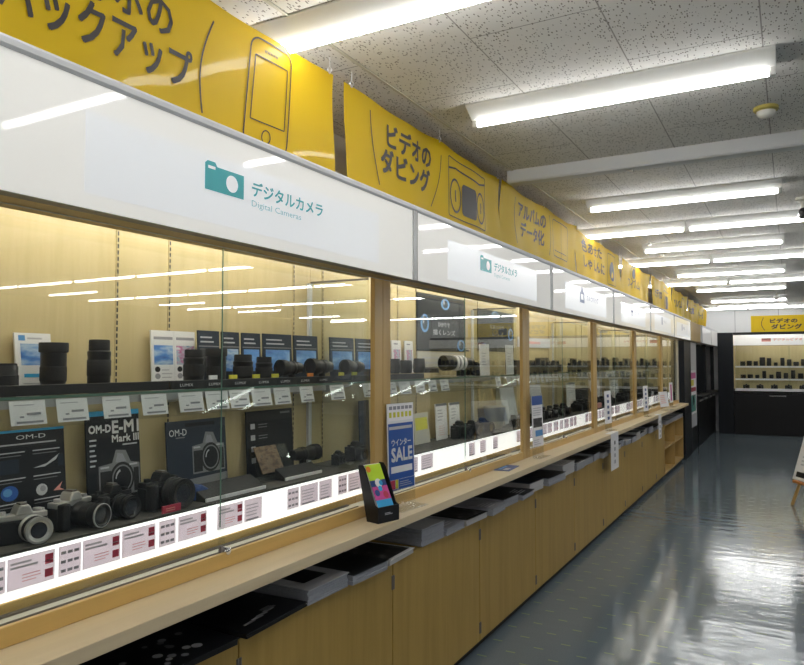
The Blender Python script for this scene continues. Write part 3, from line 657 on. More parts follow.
def camera(name, label, y, x, z, s=1.0, rz=F90, top='black', Ln=.05, Lr=.030, ring=None, grip=True, lensx=.01, hump=True, group=None, lensm='black'):
    """interchangeable-lens camera, local front = -Y"""
    t = thing(name, label, 'camera', (x, y, z+EPS), rz, group); w, d, h = .062*s, .02*s, .074*s
    b = MB()
    b.prism([(-w, -d*.8), (-w*.92, -d), (w*.92, -d), (w, -d*.8), (w, d*.8), (w*.92, d), (-w*.92, d), (-w, d*.8)], 0, h*.80, 'z', 'black'); b.build('body', t, bevel=.003*s)
    b = MB().prism([(-w*.98, -d*.9), (w*.98, -d*.9), (w*.98, d*.9), (-w*.98, d*.9)], h*.80, h, 'z', top); b.build('top_plate', t, bevel=.003*s)
    if hump:
        b = MB().prism([(-w*.34, h*.95), (-w*.20, h*1.22), (-w*.12, h*1.29), (w*.20, h*1.29), (w*.28, h*1.22), (w*.42, h*.95)], -d*1.05, d*1.05, 'y', top); b.build('viewfinder_hump', t, bevel=.004*s)
        MB().box(-w*.10, -d*.7, h*1.29, w*.16, d*.7, h*1.35, 'alud').build('hot_shoe', t)
    if grip: MB().prism([(-w*1.02, -d*.9), (-w*1.0, -d*2.0), (-w*.80, -d*2.3), (-w*.58, -d*1.9), (-w*.50, -d*.9)], .003*s, h*.96, 'z', 'rubber').build('grip', t, bevel=.004*s)
    for cx, rr, hh in ((-w*.72, .0085*s, .008*s), (w*.66, .011*s, .007*s), (w*.86, .006*s, .005*s)):
        MB().lathe([(.0001, h), (rr, h), (rr, h+hh), (rr*.9, h+hh*1.1), (.0001, h+hh*1.1)], (cx, 0, 0), 'z', 14, 'alu' if top != 'black' else 'blackm').build('dial', t)
    lx, lz = w*lensx*10, max(h*.47, Lr*s*1.0+.0005); R_, L_ = Lr*s, Ln*s
    l = MB().lathe([(.0001, -d), (R_*1.02, -d), (R_*1.02, -d-L_*.15), (R_*.92, -d-L_*.20), (R_*.92, -d-L_*.72), (R_, -d-L_*.78), (R_, -d-L_), (R_*.84, -d-L_), (R_*.74, -d-L_*.93), (.0001, -d-L_*.90)], (lx, 0, lz), 'y', 24, lensm).build('lens', t)
    MB().lathe([(R_*.93, -d-L_*.30), (R_*.97, -d-L_*.31), (R_*.97, -d-L_*.62), (R_*.93, -d-L_*.63)], (lx, 0, lz), 'y', 24, 'rubber').build('zoom_ring', l)
    MB().lathe([(.0001, -d-L_*.935), (R_*.55, -d-L_*.93), (R_*.72, -d-L_*.915), (.0001, -d-L_*.90)], (lx, 0, lz), 'y', 20, 'lensgl').build('front_glass', l)
    if ring: MB().lathe([(R_*.93, -d-L_*1.002), (R_*1.01, -d-L_*1.002), (R_*1.01, -d-L_*.95), (R_*.93, -d-L_*.95)], (lx, 0, lz), 'y', 24, ring).build('silver_ring', l)
    return t
def board(name, label, cat, y0, z0, y1, z1, x, base, draw, lean=.10, th=.006, strut=True, group=None, rz=F90, edge=None):
    """upright printed panel facing the aisle, leaning back on a strut; prints in unit coordinates"""
    w, h = y1-y0, z1-z0; t = thing(name, label, cat, (x, (y0+y1)/2, z0+EPS+th*math.sin(lean)), rz, group)
    mtx = Matrix.Rotation(-lean, 4, 'X')
    m = MB().box(-w/2, 0, 0, w/2, th, h, base)
    fr = (Vector((-w/2, -.0008, 0)), VX*w, VZ*h)
    if draw: draw(m, fr)
    m.v = [tuple(mtx @ Vector(a)) for a in m.v]; m.build('panel', t)
    if strut and x > -1.825:
        k = .72*h; s = MB().prism([(th+.001+k*math.sin(lean), k*math.cos(lean)), (th+.001, .004), (th+.010+min(h*.16, .022), -th*math.sin(lean)), (th+.008+min(h*.15, .02), -th*math.sin(lean))], -.008, .008, 'x', 'blackm')
        s.build('easel_strut', t)
    return t
def pcard(y, z, w, h, x=-1.6705, tilt=.205, label='', group='', style=0, stock='card'):
    """little price card standing in a lip; the print is part of it"""
    key = ('pc', round(w, 3), round(h, 3), style, tilt)
    m = MB().box(-w/2, 0, 0, w/2, .0008, h, stock); fr = (Vector((-w/2, -.0005, 0)), VX*w, VZ*h)
    if style == 0:
        m.lines(fr, .12, .78, .6, .08, 1, 'lgrey').rect(fr, .45, .40, .4, .10, 'grey').rect(fr, .25, .30, .12, .07, 'grey').rect(fr, .15, .07, .75, .09, 'grey')
    elif style == 1:   # wide card: rows of print with two red stamps
        m.lines(fr, .06, .62, .62, .26, 2, 'lgrey').rect(fr, .78, .56, .18, .32, 'redp').rect(fr, .80, .66, .14, .03, 'card').rect(fr, .78, .14, .18, .26, 'redp').lines(fr, .3, .16, .42, .3, 3, 'pinkp', .25)
    elif style == 2:   # grid of dark print
        for i in range(3):
            for j in range(3): m.rect(fr, .10+.29*j, .12+.30*i, .22, .10, 'grey')
    else: m.lines(fr, .1, .2, .7, .6, 4, 'lgrey', .3).rect(fr, .1, .05, .7, .07, 'grey')
    mt = Matrix.Rotation(-tilt, 4, 'X'); m.v = [tuple(mt @ Vector(a)) for a in m.v]
    return tag(m.build('price_card', None, (x, y, z), F90), label, 'price card', group)
XS, XP = -1.675, -1.545

# ---------- nearest showcase, upper shelf
def plinth(label, y0, y1, n=0, ph=.028):
    t = thing('label_rail', label, 'label rail', (-1.705, (y0+y1)/2, ZS), 0, 'black label rails on the upper shelves')
    wb(MB().box(-1.714, y0, ZS+EPS, -1.695, y1, ZS+ph, 'black'), 'rail_block', t, bevel=.0015)
    for i in range(n):
        c = y0+(y1-y0)*(i+.5)/n; m = MB().box(-1.6948, c-.05, ZS+.003, -1.6942, c+.05, ZS+ph-.004, 'dprint'); m.text(wall_frame(-1.6938), 'LUMIX', c-.028, ZS+.009, .056, .009, 'wtext'); wb(m, 'name_plate', t)
    return t
ZR = ZS+.028
plinth('long plain black label rail before the nearest lenses on the upper shelf', .80, 1.56)
plinth('black label rail with white-lettered plates on the upper shelf of the nearest showcase', 1.57, 2.45, 7)
lens('camera_lens', 'low wide black lens at the left edge of the upper shelf', 1.075, -1.78, ZS, .045, .083)
lens('camera_lens', 'black lens with a wide hood on top, standing before the blue photo card', 1.226, -1.78, ZS, .0365, .140, 'hooded')
lens('camera_lens', 'tall black lens with a narrower cap, alone right of the blue photo card', 1.372, -1.78, ZS, .033, .152, 'stepped')
def leaf1(m, fr): m.rect(fr, .14, .46, .86, .36, 'sea'); m.rect(fr, .1, .87, .18, .09, 'mblue'); m.lines(fr, .34, .88, .5, .06, 1, 'lgrey'); m.rect(fr, .2, .26, .7, .06, 'cyan'); m.lines(fr, .16, .05, .6, .14, 2, 'lgrey', .3)
board('photo_card', 'white card with a blue sky photo standing behind the hooded lens', 'photo card', 1.160, ZS, 1.268, ZR+.140, -1.835, 'white', leaf1, .14)
def leaf2(m, fr):
    for a, ph in ((.05, 'sea'), (.55, 'bokeh')): m.rect(fr, a, .40, .42, .34, ph); m.rect(fr, a, .84, .42, .05, 'grey'); m.lines(fr, a+.16, .08, .24, .26, 4, 'lgrey', .3); m.disc(fr, a+.07, .32, .06, 'blackm', 12, .05); m.disc(fr, a+.07, .20, .06, 'grey', 12, .05)
    m.rect(fr, .497, 0, .006, 1, 'lgrey')
board('photo_card', 'wide white double leaflet with two photos on the upper shelf', 'leaflet', 1.628, ZS, 1.823, ZR+.165, -1.845, 'white', leaf2, .06)
lens('camera_lens', 'thick black lens standing right in front of the white double leaflet', 1.712, -1.745, ZS, .034, .128, 'stepped')
lens('camera_lens', 'thick black lens with a hood, beside the double leaflet and the first photo panel', 1.825, -1.753, ZS, .036, .133, 'hooded')
def pan(ph, hi=.5):
    def f(m, fr): m.rect(fr, .08, .26, .84, .42, ph); m.lines(fr, .1, .76, .8, .16, 2, 'lgrey', .35); m.rect(fr, .02, .71, .96, .02, 'gtext')
    return f
pans = [(199, 221, 'darkph'), (223, 241, 'sea'), (243, 262, 'screen'), (264, 293, 'screen'), (295, 319, 'screen'), (331, 355, 'screen'), (357, 379, 'screen')]
for i, (a, b_, ph) in enumerate(pans):
    X = -1.812; ya = at(a, 335, X)[0]; yb = at(b_, 335, X)[0]; zt = at((a+b_)/2, 331+ (a-199)*.052, X)[1]
    board('photo_board', 'dark photo panel behind the lenses on the nearest upper shelf, %s from the left' % ORD[i], 'photo panel', ya+.002, ZS, yb-.002, zt, X, 'dprint2', pan(ph), .04, strut=False, group='photo panels behind the lenses')
for i, (u, r, h) in enumerate([(243, .036, .114), (264, .032, .106)]):
    lens('camera_lens', 'stubby black lens before the narrow photo boards, %s' % ['left of two', 'right of two'][i], at(u, 370, -1.755)[0], -1.755, ZS, r, h, 'stepped')
for i, (u, r, L, rz) in enumerate([(290, .033, .115, -8), (320, .036, .125, -8), (353, .034, .12, -8)]):
    y = at(u, 370, -1.755)[0]
    long_lens('telephoto_lens', 'long black lens lying before the photo boards, upper shelf, %s from the left' % ORD[i], y, -1.755, ZS, r, L, R(rz), lift=.03, group='long lenses lying on the nearest upper shelf')
for i, (u, m_) in enumerate([(235, 'yel'), (258, 'yel'), (277, 'yel'), (312, 'orange'), (343, 'yel'), (356, 'yel'), (215, 'white')]):
    y = at(u, 381, -1.70)[0]
    m = MB().box(-1.712, y-.018, ZR, -1.706, y+.018, ZR+.014, m_); wtop(m, 'shelf_tag', {'white': 'tiny white tag standing on the black label rail', 'orange': 'tiny orange tag on the black label rail before the long lenses'}.get(m_, 'tiny yellow tag standing on the black label rail'), 'tag', 'tags on the black label rail' if m_ == 'yel' else None)
# price cards hanging in the lip
c1 = [(10, 46), (57, 88), (103, 130), (142, 167), (179, 203), (206, 228), (230, 249), (252, 271), (274, 290), (300, 313), (330, 344)]
for i, (a, b_) in enumerate(c1):
    ya, yb = at(a+2, 410, XS)[0], at(b_+2, 410, XS)[0]
    pcard((ya+yb)/2, 1.342, yb-ya, .062, -1.6765, .21, stock='card', label='small white price card in the clear lip of the nearest upper shelf', group='price cards on the nearest upper shelf')
# ---------- nearest showcase, deck
def bd_left(m, fr):
    f2 = (fr[0]-VY*.0006, fr[1], fr[2]); m.rect(fr, .0, .975, 1, .025, 'cyan'); m.text(fr, 'OM-D', .50, .90, .3, .045, 'wtext'); m.lines(fr, .30, .84, .65, .03, 1, 'lgrey')
    for x in (.30, .66):
        for y in (.56, .30, .06):
            m.lines(fr, x, y+.205, .30, .022, 1, 'lgrey'); m.lines(fr, x, y+.175, .26, .014, 1, 'gtext')
    m.rect(fr, .32, .57, .20, .14, 'dprint2'); m.print_poly(fr, [(.66, .60), (.80, .63), (.94, .72), (.90, .66), (.78, .60)], 'lgrey'); m.rect(fr, .92, .59, .06, .12, 'dprint2')
    m.disc(fr, .42, .38, .085, 'bluep', 16, .075); m.disc(f2, .40, .39, .045, 'mblue', 12, .04); m.disc(fr, .74, .37, .06, 'lgrey', 12, .06); m.disc(f2, .75, .38, .03, 'grey', 10, .03); m.print_poly(fr, [(.86, .34), (.96, .42), (.93, .36), (.98, .33)], 'pinkp')
    m.rect(fr, .34, .08, .10, .05, 'mblue'); m.print_poly(fr, [(.56, .07), (.66, .12), (.66, .15), (.56, .10)], 'mblue'); m.disc(fr, .86, .10, .06, 'lgrey', 12, .05); m.rect(f2, .84, .08, .05, .04, 'bluep')
def pict_cam(m, fr, x, y, w, h):
    """a printed picture of a camera"""
    f2 = (fr[0]-VY*.0006, fr[1], fr[2]); f3 = (fr[0]-VY*.0012, fr[1], fr[2]); f4 = (fr[0]-VY*.0018, fr[1], fr[2])
    m.print_poly(fr, [(x, y), (x+w, y), (x+w, y+h*.66), (x+w*.78, y+h*.70), (x+w*.66, y+h*.97), (x+w*.42, y+h), (x+w*.32, y+h*.72), (x, y+h*.68)], 'gtext')
    m.rect(f2, x+w*.03, y+h*.04, w*.26, h*.52, 'black'); m.rect(f2, x+w*.84, y+h*.04, w*.13, h*.52, 'black'); m.print_poly(f2, [(x+w*.40, y+h*.72), (x+w*.66, y+h*.72), (x+w*.58, y+h*.90), (x+w*.45, y+h*.92)], 'grey')
    m.rect(f2, x+w*.04, y+h*.62, w*.2, h*.04, 'lgrey'); m.rect(f2, x+w*.74, y+h*.62, w*.2, h*.04, 'lgrey')
    m.disc(f2, x+w*.55, y+h*.36, w*.30, 'black', 24, h*.36); m.disc(f3, x+w*.55, y+h*.36, w*.25, 'gtext', 24, h*.30); m.disc(f4, x+w*.55, y+h*.36, w*.22, 'dprint', 24, h*.265)
    m.stroke((fr[0]-VY*.0024, fr[1], fr[2]), [(x+w*.55+w*.16*math.cos(a*.3+1.9), y+h*.36+h*.19*math.sin(a*.3+1.9)) for a in range(5)], w*.03, 'lgrey')
board('display_board', 'large black printed board at the left end of the deck', 'display board', dk(-35, -1.82), ZD, dk(68, -1.82), 1.315, -1.82, 'dprint', bd_left, .10)
def bd_em(m, fr):
    f2 = (fr[0]-VY*.0006, fr[1], fr[2])
    m.rect(fr, 0, .95, 1, .05, 'cyan'); m.text(fr, 'OM-D', .04, .78, .40, .075, 'wtext', .008); m.text(fr, 'E-M1', .47, .765, .51, .12, 'wtext', .012); m.text(fr, 'Mark III', .46, .675, .52, .07, 'wtext', .006); m.lines(fr, .66, .63, .3, .03, 1, 'lgrey'); m.rect(fr, 0, .04, .16, .36, 'bluk')
    pict_cam(m, fr, .20, .14, .78, .46)
    m.lines(fr, .05, .44, .13, .30, 6, 'lgrey', .35); m.lines(fr, .6, .03, .3, .04, 1, 'lgrey')
board('display_board', 'tall black board with big white lettering and a camera picture, on the deck', 'display board', dk(89, -1.82), ZD, dk(142, -1.82), 1.35, -1.82, 'dprint', bd_em, .08)
def bd_om(m, fr):
    f2 = (fr[0]-VY*.0006, fr[1], fr[2])
    m.text(fr, 'OM-D', .04, .80, .28, .09, 'wtext'); m.lines(fr, .14, .76, .16, .03, 1, 'gtext')
    pict_cam(m, fr, .40, .26, .56, .56); m.print_poly(fr, [(.25, .20), (1, .22), (1, .12), (.4, .08)], 'gtext'); m.rect(fr, .3, .91, .5, .05, 'bluk')
board('display_board', 'dark blue board with a camera picture and white letters at its top left corner', 'display board', dk(169, -1.81), ZD, dk(228, -1.81), 1.298, -1.81, 'dprint2', bd_om, .08)
def bd_dk(m, fr):
    for i in range(4): m.rect(fr, .08, .22+.17*i, .09, .08, 'lgrey'); m.lines(fr, .24, .22+.17*i, .22, .08, 2, 'gtext', .3)
    m.rect(fr, .72, .93, .22, .03, 'gtext'); m.print_poly(fr, [(.40, .10), (.55, .16), (.8, .34), (.98, .36), (.98, .10)], 'blackm')
board('display_board', 'black board with a column of small white marks, behind the long lens on the deck', 'display board', dk(248, -1.845), ZD, dk(294, -1.845), 1.305, -1.845, 'dprint', bd_dk, .06)
board('display_board', 'narrow dark upright panel seen just left of the first wooden post', 'display board', 2.90, ZD, 2.99, 1.31, -1.84, 'dprint2', None, .03, strut=False)
camera('compact_camera', 'silver and black camera with a big silver-ringed lens, leftmost on the deck', dk(21, -1.715), -1.715, ZD, .98, R(78), 'silver', .045, .034, 'silver', False, .035, lensm='silver')
camera('mirrorless_camera', 'silver-topped camera with a fat black zoom lens, second on the deck', dk(70, -1.75), -1.75, ZD, 1.02, R(100), 'silver', .080, .032, 'alu', True, .02)
camera('mirrorless_camera', 'black camera with a round black lens, before the tall lettered board', dk(111, -1.75), -1.75, ZD, 1.0, R(92), 'black', .055, .033, None, True, .02)
camera('reflex_camera', 'large black camera with a wide pale-rimmed lens, behind the red tag', dk(160, -1.735), -1.735, ZD, 1.15, R(88), 'black', .05, .040, None, True, .035)
t_ = MB().box(-1.655, dk(163, -1.65), ZD, -1.650, dk(181, -1.65), ZD+.022, 'redp').lines(wall_frame(-1.6495), dk(166, -1.65), ZD+.004, .05, .012, 2, 'pinkp', .4); wtop(t_, 'red_tag', 'red tag standing at the front edge of the deck', 'tag')
q = dk(192, -1.72); m = MB().prism([(q, ZD), (q+.07, ZD), (q+.07, ZD+.028), (q+.03, ZD+.05), (q, ZD+.045)], -1.75, -1.70, 'x', 'navy'); wtop(m, 'cloth_pouch', 'small dark blue pouch right of the large black camera', 'pouch', bevel=.006)
def wedge(label, y0, y1, x0, x1, h):
    t = thing('slanted_stand', label, 'display stand', ((x0+x1)/2, (y0+y1)/2, ZD), 0)
    wb(MB().prism([(x0, ZD+EPS), (x1, ZD+EPS), (x1, ZD+.012), (x0, ZD+h)], y0, y1, 'y', 'blackm'), 'wedge', t, bevel=.002)
    wb(MB().box(x1, y0, ZD+.002, x1+.006, y1, ZD+.013, 'white'), 'front_edge', t)
    return t
wedge('low black slanted stand with a white front edge under the glass joint', dk(207, -1.655), dk(266, -1.655), -1.73, -1.662, .05)
wedge('black slanted stand with a white front edge, before the dark board with marks', dk(286, -1.69), dk(322, -1.69), -1.745, -1.696, .045)
y0_ = dk(252, -1.79); t = thing('acrylic_stand', 'slanted clear stand holding a brown leaflet, on the deck', 'leaflet stand', (-1.79, y0_+.11, ZD+EPS))
wb(MB().prism([(-1.752, ZD+.004), (-1.812, ZD+.125), (-1.809, ZD+.127), (-1.749, ZD+.006)], y0_, y0_+.22, 'y', 'acryl').prism([(-1.822, ZD+EPS), (-1.816, ZD+EPS), (-1.811, ZD+.12), (-1.814, ZD+.122)], y0_, y0_+.22, 'y', 'acryl').prism([(-1.752, ZD+EPS), (-1.740, ZD+EPS), (-1.740, ZD+.010), (-1.752, ZD+.006)], y0_, y0_+.22, 'y', 'acryl'), 'clear_holder', t)
wb(MB().prism([(-1.757, ZD+.030), (-1.805, ZD+.126), (-1.803, ZD+.1275), (-1.755, ZD+.0315)], y0_+.02, y0_+.15, 'y', photo('brown_leaflet', [(.03, .02, .012), (.10, .055, .025), (.16, .11, .06), (.04, .03, .03)], 30)), 'leaflet', t)
long_lens('telephoto_lens', 'long black lens with a pale ring lying in front of the black marked board', dk(305, -1.80, 450), -1.80, ZD, .034, .15, R(175), lift=.035)
camera('mirrorless_camera', 'little black camera just right of the divider behind the first post', 2.605, -1.77, ZD, .62, F90, 'black', .03, .026)
camera('reflex_camera', 'black camera seen left of the first post, beside the narrow dark panel', 2.745, -1.77, ZD, .9, R(80), 'black', .04, .032)
# cards on the lit strip
def strip_card(y0, y1, st, label, group): pcard((y0+y1)/2, .953, y1-y0, .076, -1.6385, 0, label, group, st, 'bcard')
sc = [(-16, 7, 2), (8, 56, 1), (59, 82, 2), (83, 121, 1), (122, 156, 1), (159, 176, 2), (178, 207, 1), (217, 243, 1), (244, 262, 3), (287, 299, 2), (300, 318, 3), (319, 332, 3), (338, 347, 2), (348, 362, 3)]
for a, b_, st in sc:
    ya, yb = at(a, 540, -1.6385)[0], at(b_, 540, -1.6385)[0]
    strip_card(ya, yb-.002, st, {1: 'pink-grey price card with two red stamps on the nearest lit strip', 2: 'small card with a grid of dark print on the nearest lit strip', 3: 'plain grey price card on the nearest lit strip'}[st], {1: 'red-stamped cards on the nearest lit strip', 2: 'grid cards on the nearest lit strip', 3: 'plain cards on the nearest lit strip'}[st])

# ---------- second showcase
plinth('black label rail on the upper shelf of the second showcase', 2.62, 3.30)
for i, (u, r, h, st) in enumerate([(394, .033, .075, 'plain'), (406, .034, .068, 'plain'), (419, .034, .078, 'plain')]):
    lens('camera_lens', 'short black lens on the upper shelf of the second showcase, %s from its left post' % ORD[i], at(u, 375, -1.77)[0], -1.77, ZR, r, h, st, group='short lenses in the second showcase')
m = MB().lathe([(.0001, 0), (.05, 0), (.05, .022), (.03, .03), (.0001, .03)], n=18, m='black'); tag(m.build('pancake_lens', None, (-1.75, at(430, 378, -1.75)[0], ZR+EPS)), 'flat black pancake lens right of the three short lenses', 'camera lens')
for i, (a, b_) in enumerate([(393, 402), (406, 414)]):
    X = -1.845
    def pc2(m, fr): m.rect(fr, .15, .40, .7, .32, 'bokeh'); m.lines(fr, .2, .1, .5, .2, 3, 'lgrey', .3); m.lines(fr, .2, .85, .6, .08, 1, 'grey')
    board('photo_card', 'white photo card behind the short lenses, %s from the post' % ORD[i], 'photo card', at(a, 360, X)[0], ZR, at(b_, 360, X)[0], ZR+.175, X, 'white', pc2, .05, strut=False)
def poster(label, y0, z0, y1, z1, texts):
    w_, h_ = y1-y0, z1-z0; m = MB().box(XB+.0045, y0, z0, XB+.009, y1, z1, 'bluk'); fr = (Vector((XB+.0098, y0, z0)), VY*w_, VZ*h_)
    f2 = (Vector((XB+.0106, y0, z0)), VY*w_, VZ*h_)
    for q in texts:
        if q[0] == 'c': m.print_poly(fr, circ(*q[1:5])[:-1], 'mblue'); m.print_poly(f2, circ(q[1], q[2], q[3]*.62, q[4]*.72)[:-1], 'dprint2'); m.rect((Vector((XB+.0112, y0, z0)), VY*w_, VZ*h_), q[1]-q[3]*.5, q[2]-.004, q[3]*.3, q[4]*.9, 'lgrey')
        elif q[0] == 'r': m.rect(fr, *q[1:])
        else: m.text(fr, *q)
    return wtop(m, 'lens_poster', label, 'poster')
poster('dark poster with lens pictures on the back of the second showcase', 3.555, 1.565, 4.235, 1.905, [('c', .55, .86, .09, .10), ('c', .14, .48, .08, .16), ('c', .90, .12, .09, .11), ('r', .0, .08, .26, .20, 'blackm'), ('ひかりで', .40, .44, .24, .08, 'lgrey', .004), ('描くレンズ', .30, .29, .46, .10, 'lgrey', .004)])
poster('dark poster with pale lettering on the back of the third showcase', 4.45, 1.575, 5.16, 1.87, [('c', .45, .90, .09, .09), ('c', .90, .45, .08, .16), ('c', .15, .08, .09, .11), ('写真の世界', .30, .55, .40, .10, 'gtext', .004), ('レンズ', .38, .37, .30, .10, 'gtext', .004)])
m = MB().box(XB+.0045, 3.56, 1.47, XB+.008, 4.23, 1.56, 'beige').lines(wall_frame(XB+.0085), 3.62, 1.48, .5, .06, 2, 'lgrey', .35); wtop(m, 'caption_panel', 'pale beige caption panel below the dark poster in the second showcase', 'panel')
y = at(461, 366, -1.75)[0]
long_lens('telephoto_lens', 'big lens with three white rings and a black front, on the second upper shelf', at(461, 366, -1.785)[0]-.05, -1.785, ZS, .046, .25, R(-20), True, 3, lift=.035)
camera('reflex_camera', 'black camera behind the white-ringed lens on the second upper shelf', 4.135, -1.79, ZS, 1.05, R(60), 'black', .03, .036)
for i, (a, b_) in enumerate([(481, 490), (507, 514)]):
    X = -1.715; ya = at(a, 360, X)[0]; yb = at(b_, 360, X)[0]
    def pc3(m, fr): m.rect(fr, 0, .88, 1, .12, 'wtext'); m.lines(fr, .15, .3, .6, .45, 5, 'lgrey', .25)
    board('spec_card', ['tall white spec card before the camera on the second upper shelf', 'tall white spec card on the third upper shelf, beside the second post'][i], 'spec card', ya, ZS, yb, at(a, 344, X)[1] if i == 0 else at(a, 345, X)[1], X, 'card', pc3, .04, strut=False)
m = MB().box(-1.80, 4.78, ZS, -1.72, 4.90, ZS+.10, 'bluk'); wtop(m, 'camera_box', 'dark grey-blue box at the near end of the third upper shelf', 'box', bevel=.003)
c2 = [(365, 374), (389, 398), (401, 412), (417, 426), (430, 438), (442, 450), (497, 502)]
for a, b_ in c2:
    ya, yb = at(a, 390, XS)[0], at(b_, 390, XS)[0]
    pcard((ya+yb)/2, 1.342, yb-ya, .062, -1.6765, .21, stock='card', label='small white price card in the clear lip of the second upper shelf', group='price cards on the second upper shelf')
def pc4(m, fr): m.rect(fr, 0, .93, 1, .07, 'grey'); m.lines(fr, .15, .5, .5, .36, 4, 'lgrey', .3); m.lines(fr, .2, .1, .6, .3, 5, 'pinkp', .15)
board('spec_card', 'tall white spec card on the second showcase deck, left of the pair', 'spec card', at(437, 430, -1.80)[0], ZD, at(448, 430, -1.80)[0], at(440, 404, -1.80)[1], -1.80, 'card', pc4, .05)
board('spec_card', 'tall white spec card on the second showcase deck, right of the pair', 'spec card', at(450, 430, -1.80)[0]+.01, ZD, at(460, 430, -1.80)[0]+.01, at(452, 403, -1.80)[1], -1.80, 'card', pc4, .05)
board('photo_card', 'yellowish picture card behind the sale stand on the deck of the second showcase', 'photo card', 3.40, ZD, 3.58, ZD+.17, -1.80, 'beige', lambda m, fr: (m.rect(fr, .1, .45, .8, .4, 'yel'), m.lines(fr, .1, .1, .7, .25, 3, 'lgrey', .3)), .10)
for i, (u, s) in enumerate([(459, 1.05), (471, .95), (482, 1.0)]):
    y = at(u, 435, -1.74)[0]
    camera('mirrorless_camera', 'black camera on the deck of the second showcase, %s from the left' % ORD[i], y, -1.74, ZD, s, R(80), 'black', .05, .036, group='cameras in the second showcase')
m = MB().lathe([(.0001, 0), (.05, 0), (.075, .12), (.078, .15), (.07, .15), (.045, .02), (.0001, .02)], n=24, m='beige'); tag(m.build('display_pot', None, (-1.795, 4.56, ZD+EPS)), 'pale tapered pot at the near end of the third showcase deck', 'pot')
for i, (y, w_) in enumerate([(4.72, .10), (4.86, .09)]):
    camera('compact_camera', 'small grey camera on the third showcase deck beside the pale pot, %s' % ['nearer', 'farther'][i], y, -1.72, ZD, .8, R(95), 'grey', .03, .028, 'silver')
camera('mirrorless_camera', 'black camera low behind the sale stand in the second showcase', 2.90, -1.72, ZD, .9, F90, 'black', .04, .03)
for a, b_, st in [(414, 418, 2), (421, 433, 1), (469, 475, 3), (480, 486, 3), (493, 498, 3), (387, 393, 2)]:
    ya, yb = at(a, 460, -1.6385)[0], at(b_, 460, -1.6385)[0]
    strip_card(ya, yb, 3, 'grey price card on the lit strip of the second showcase', 'cards on the second lit strip')

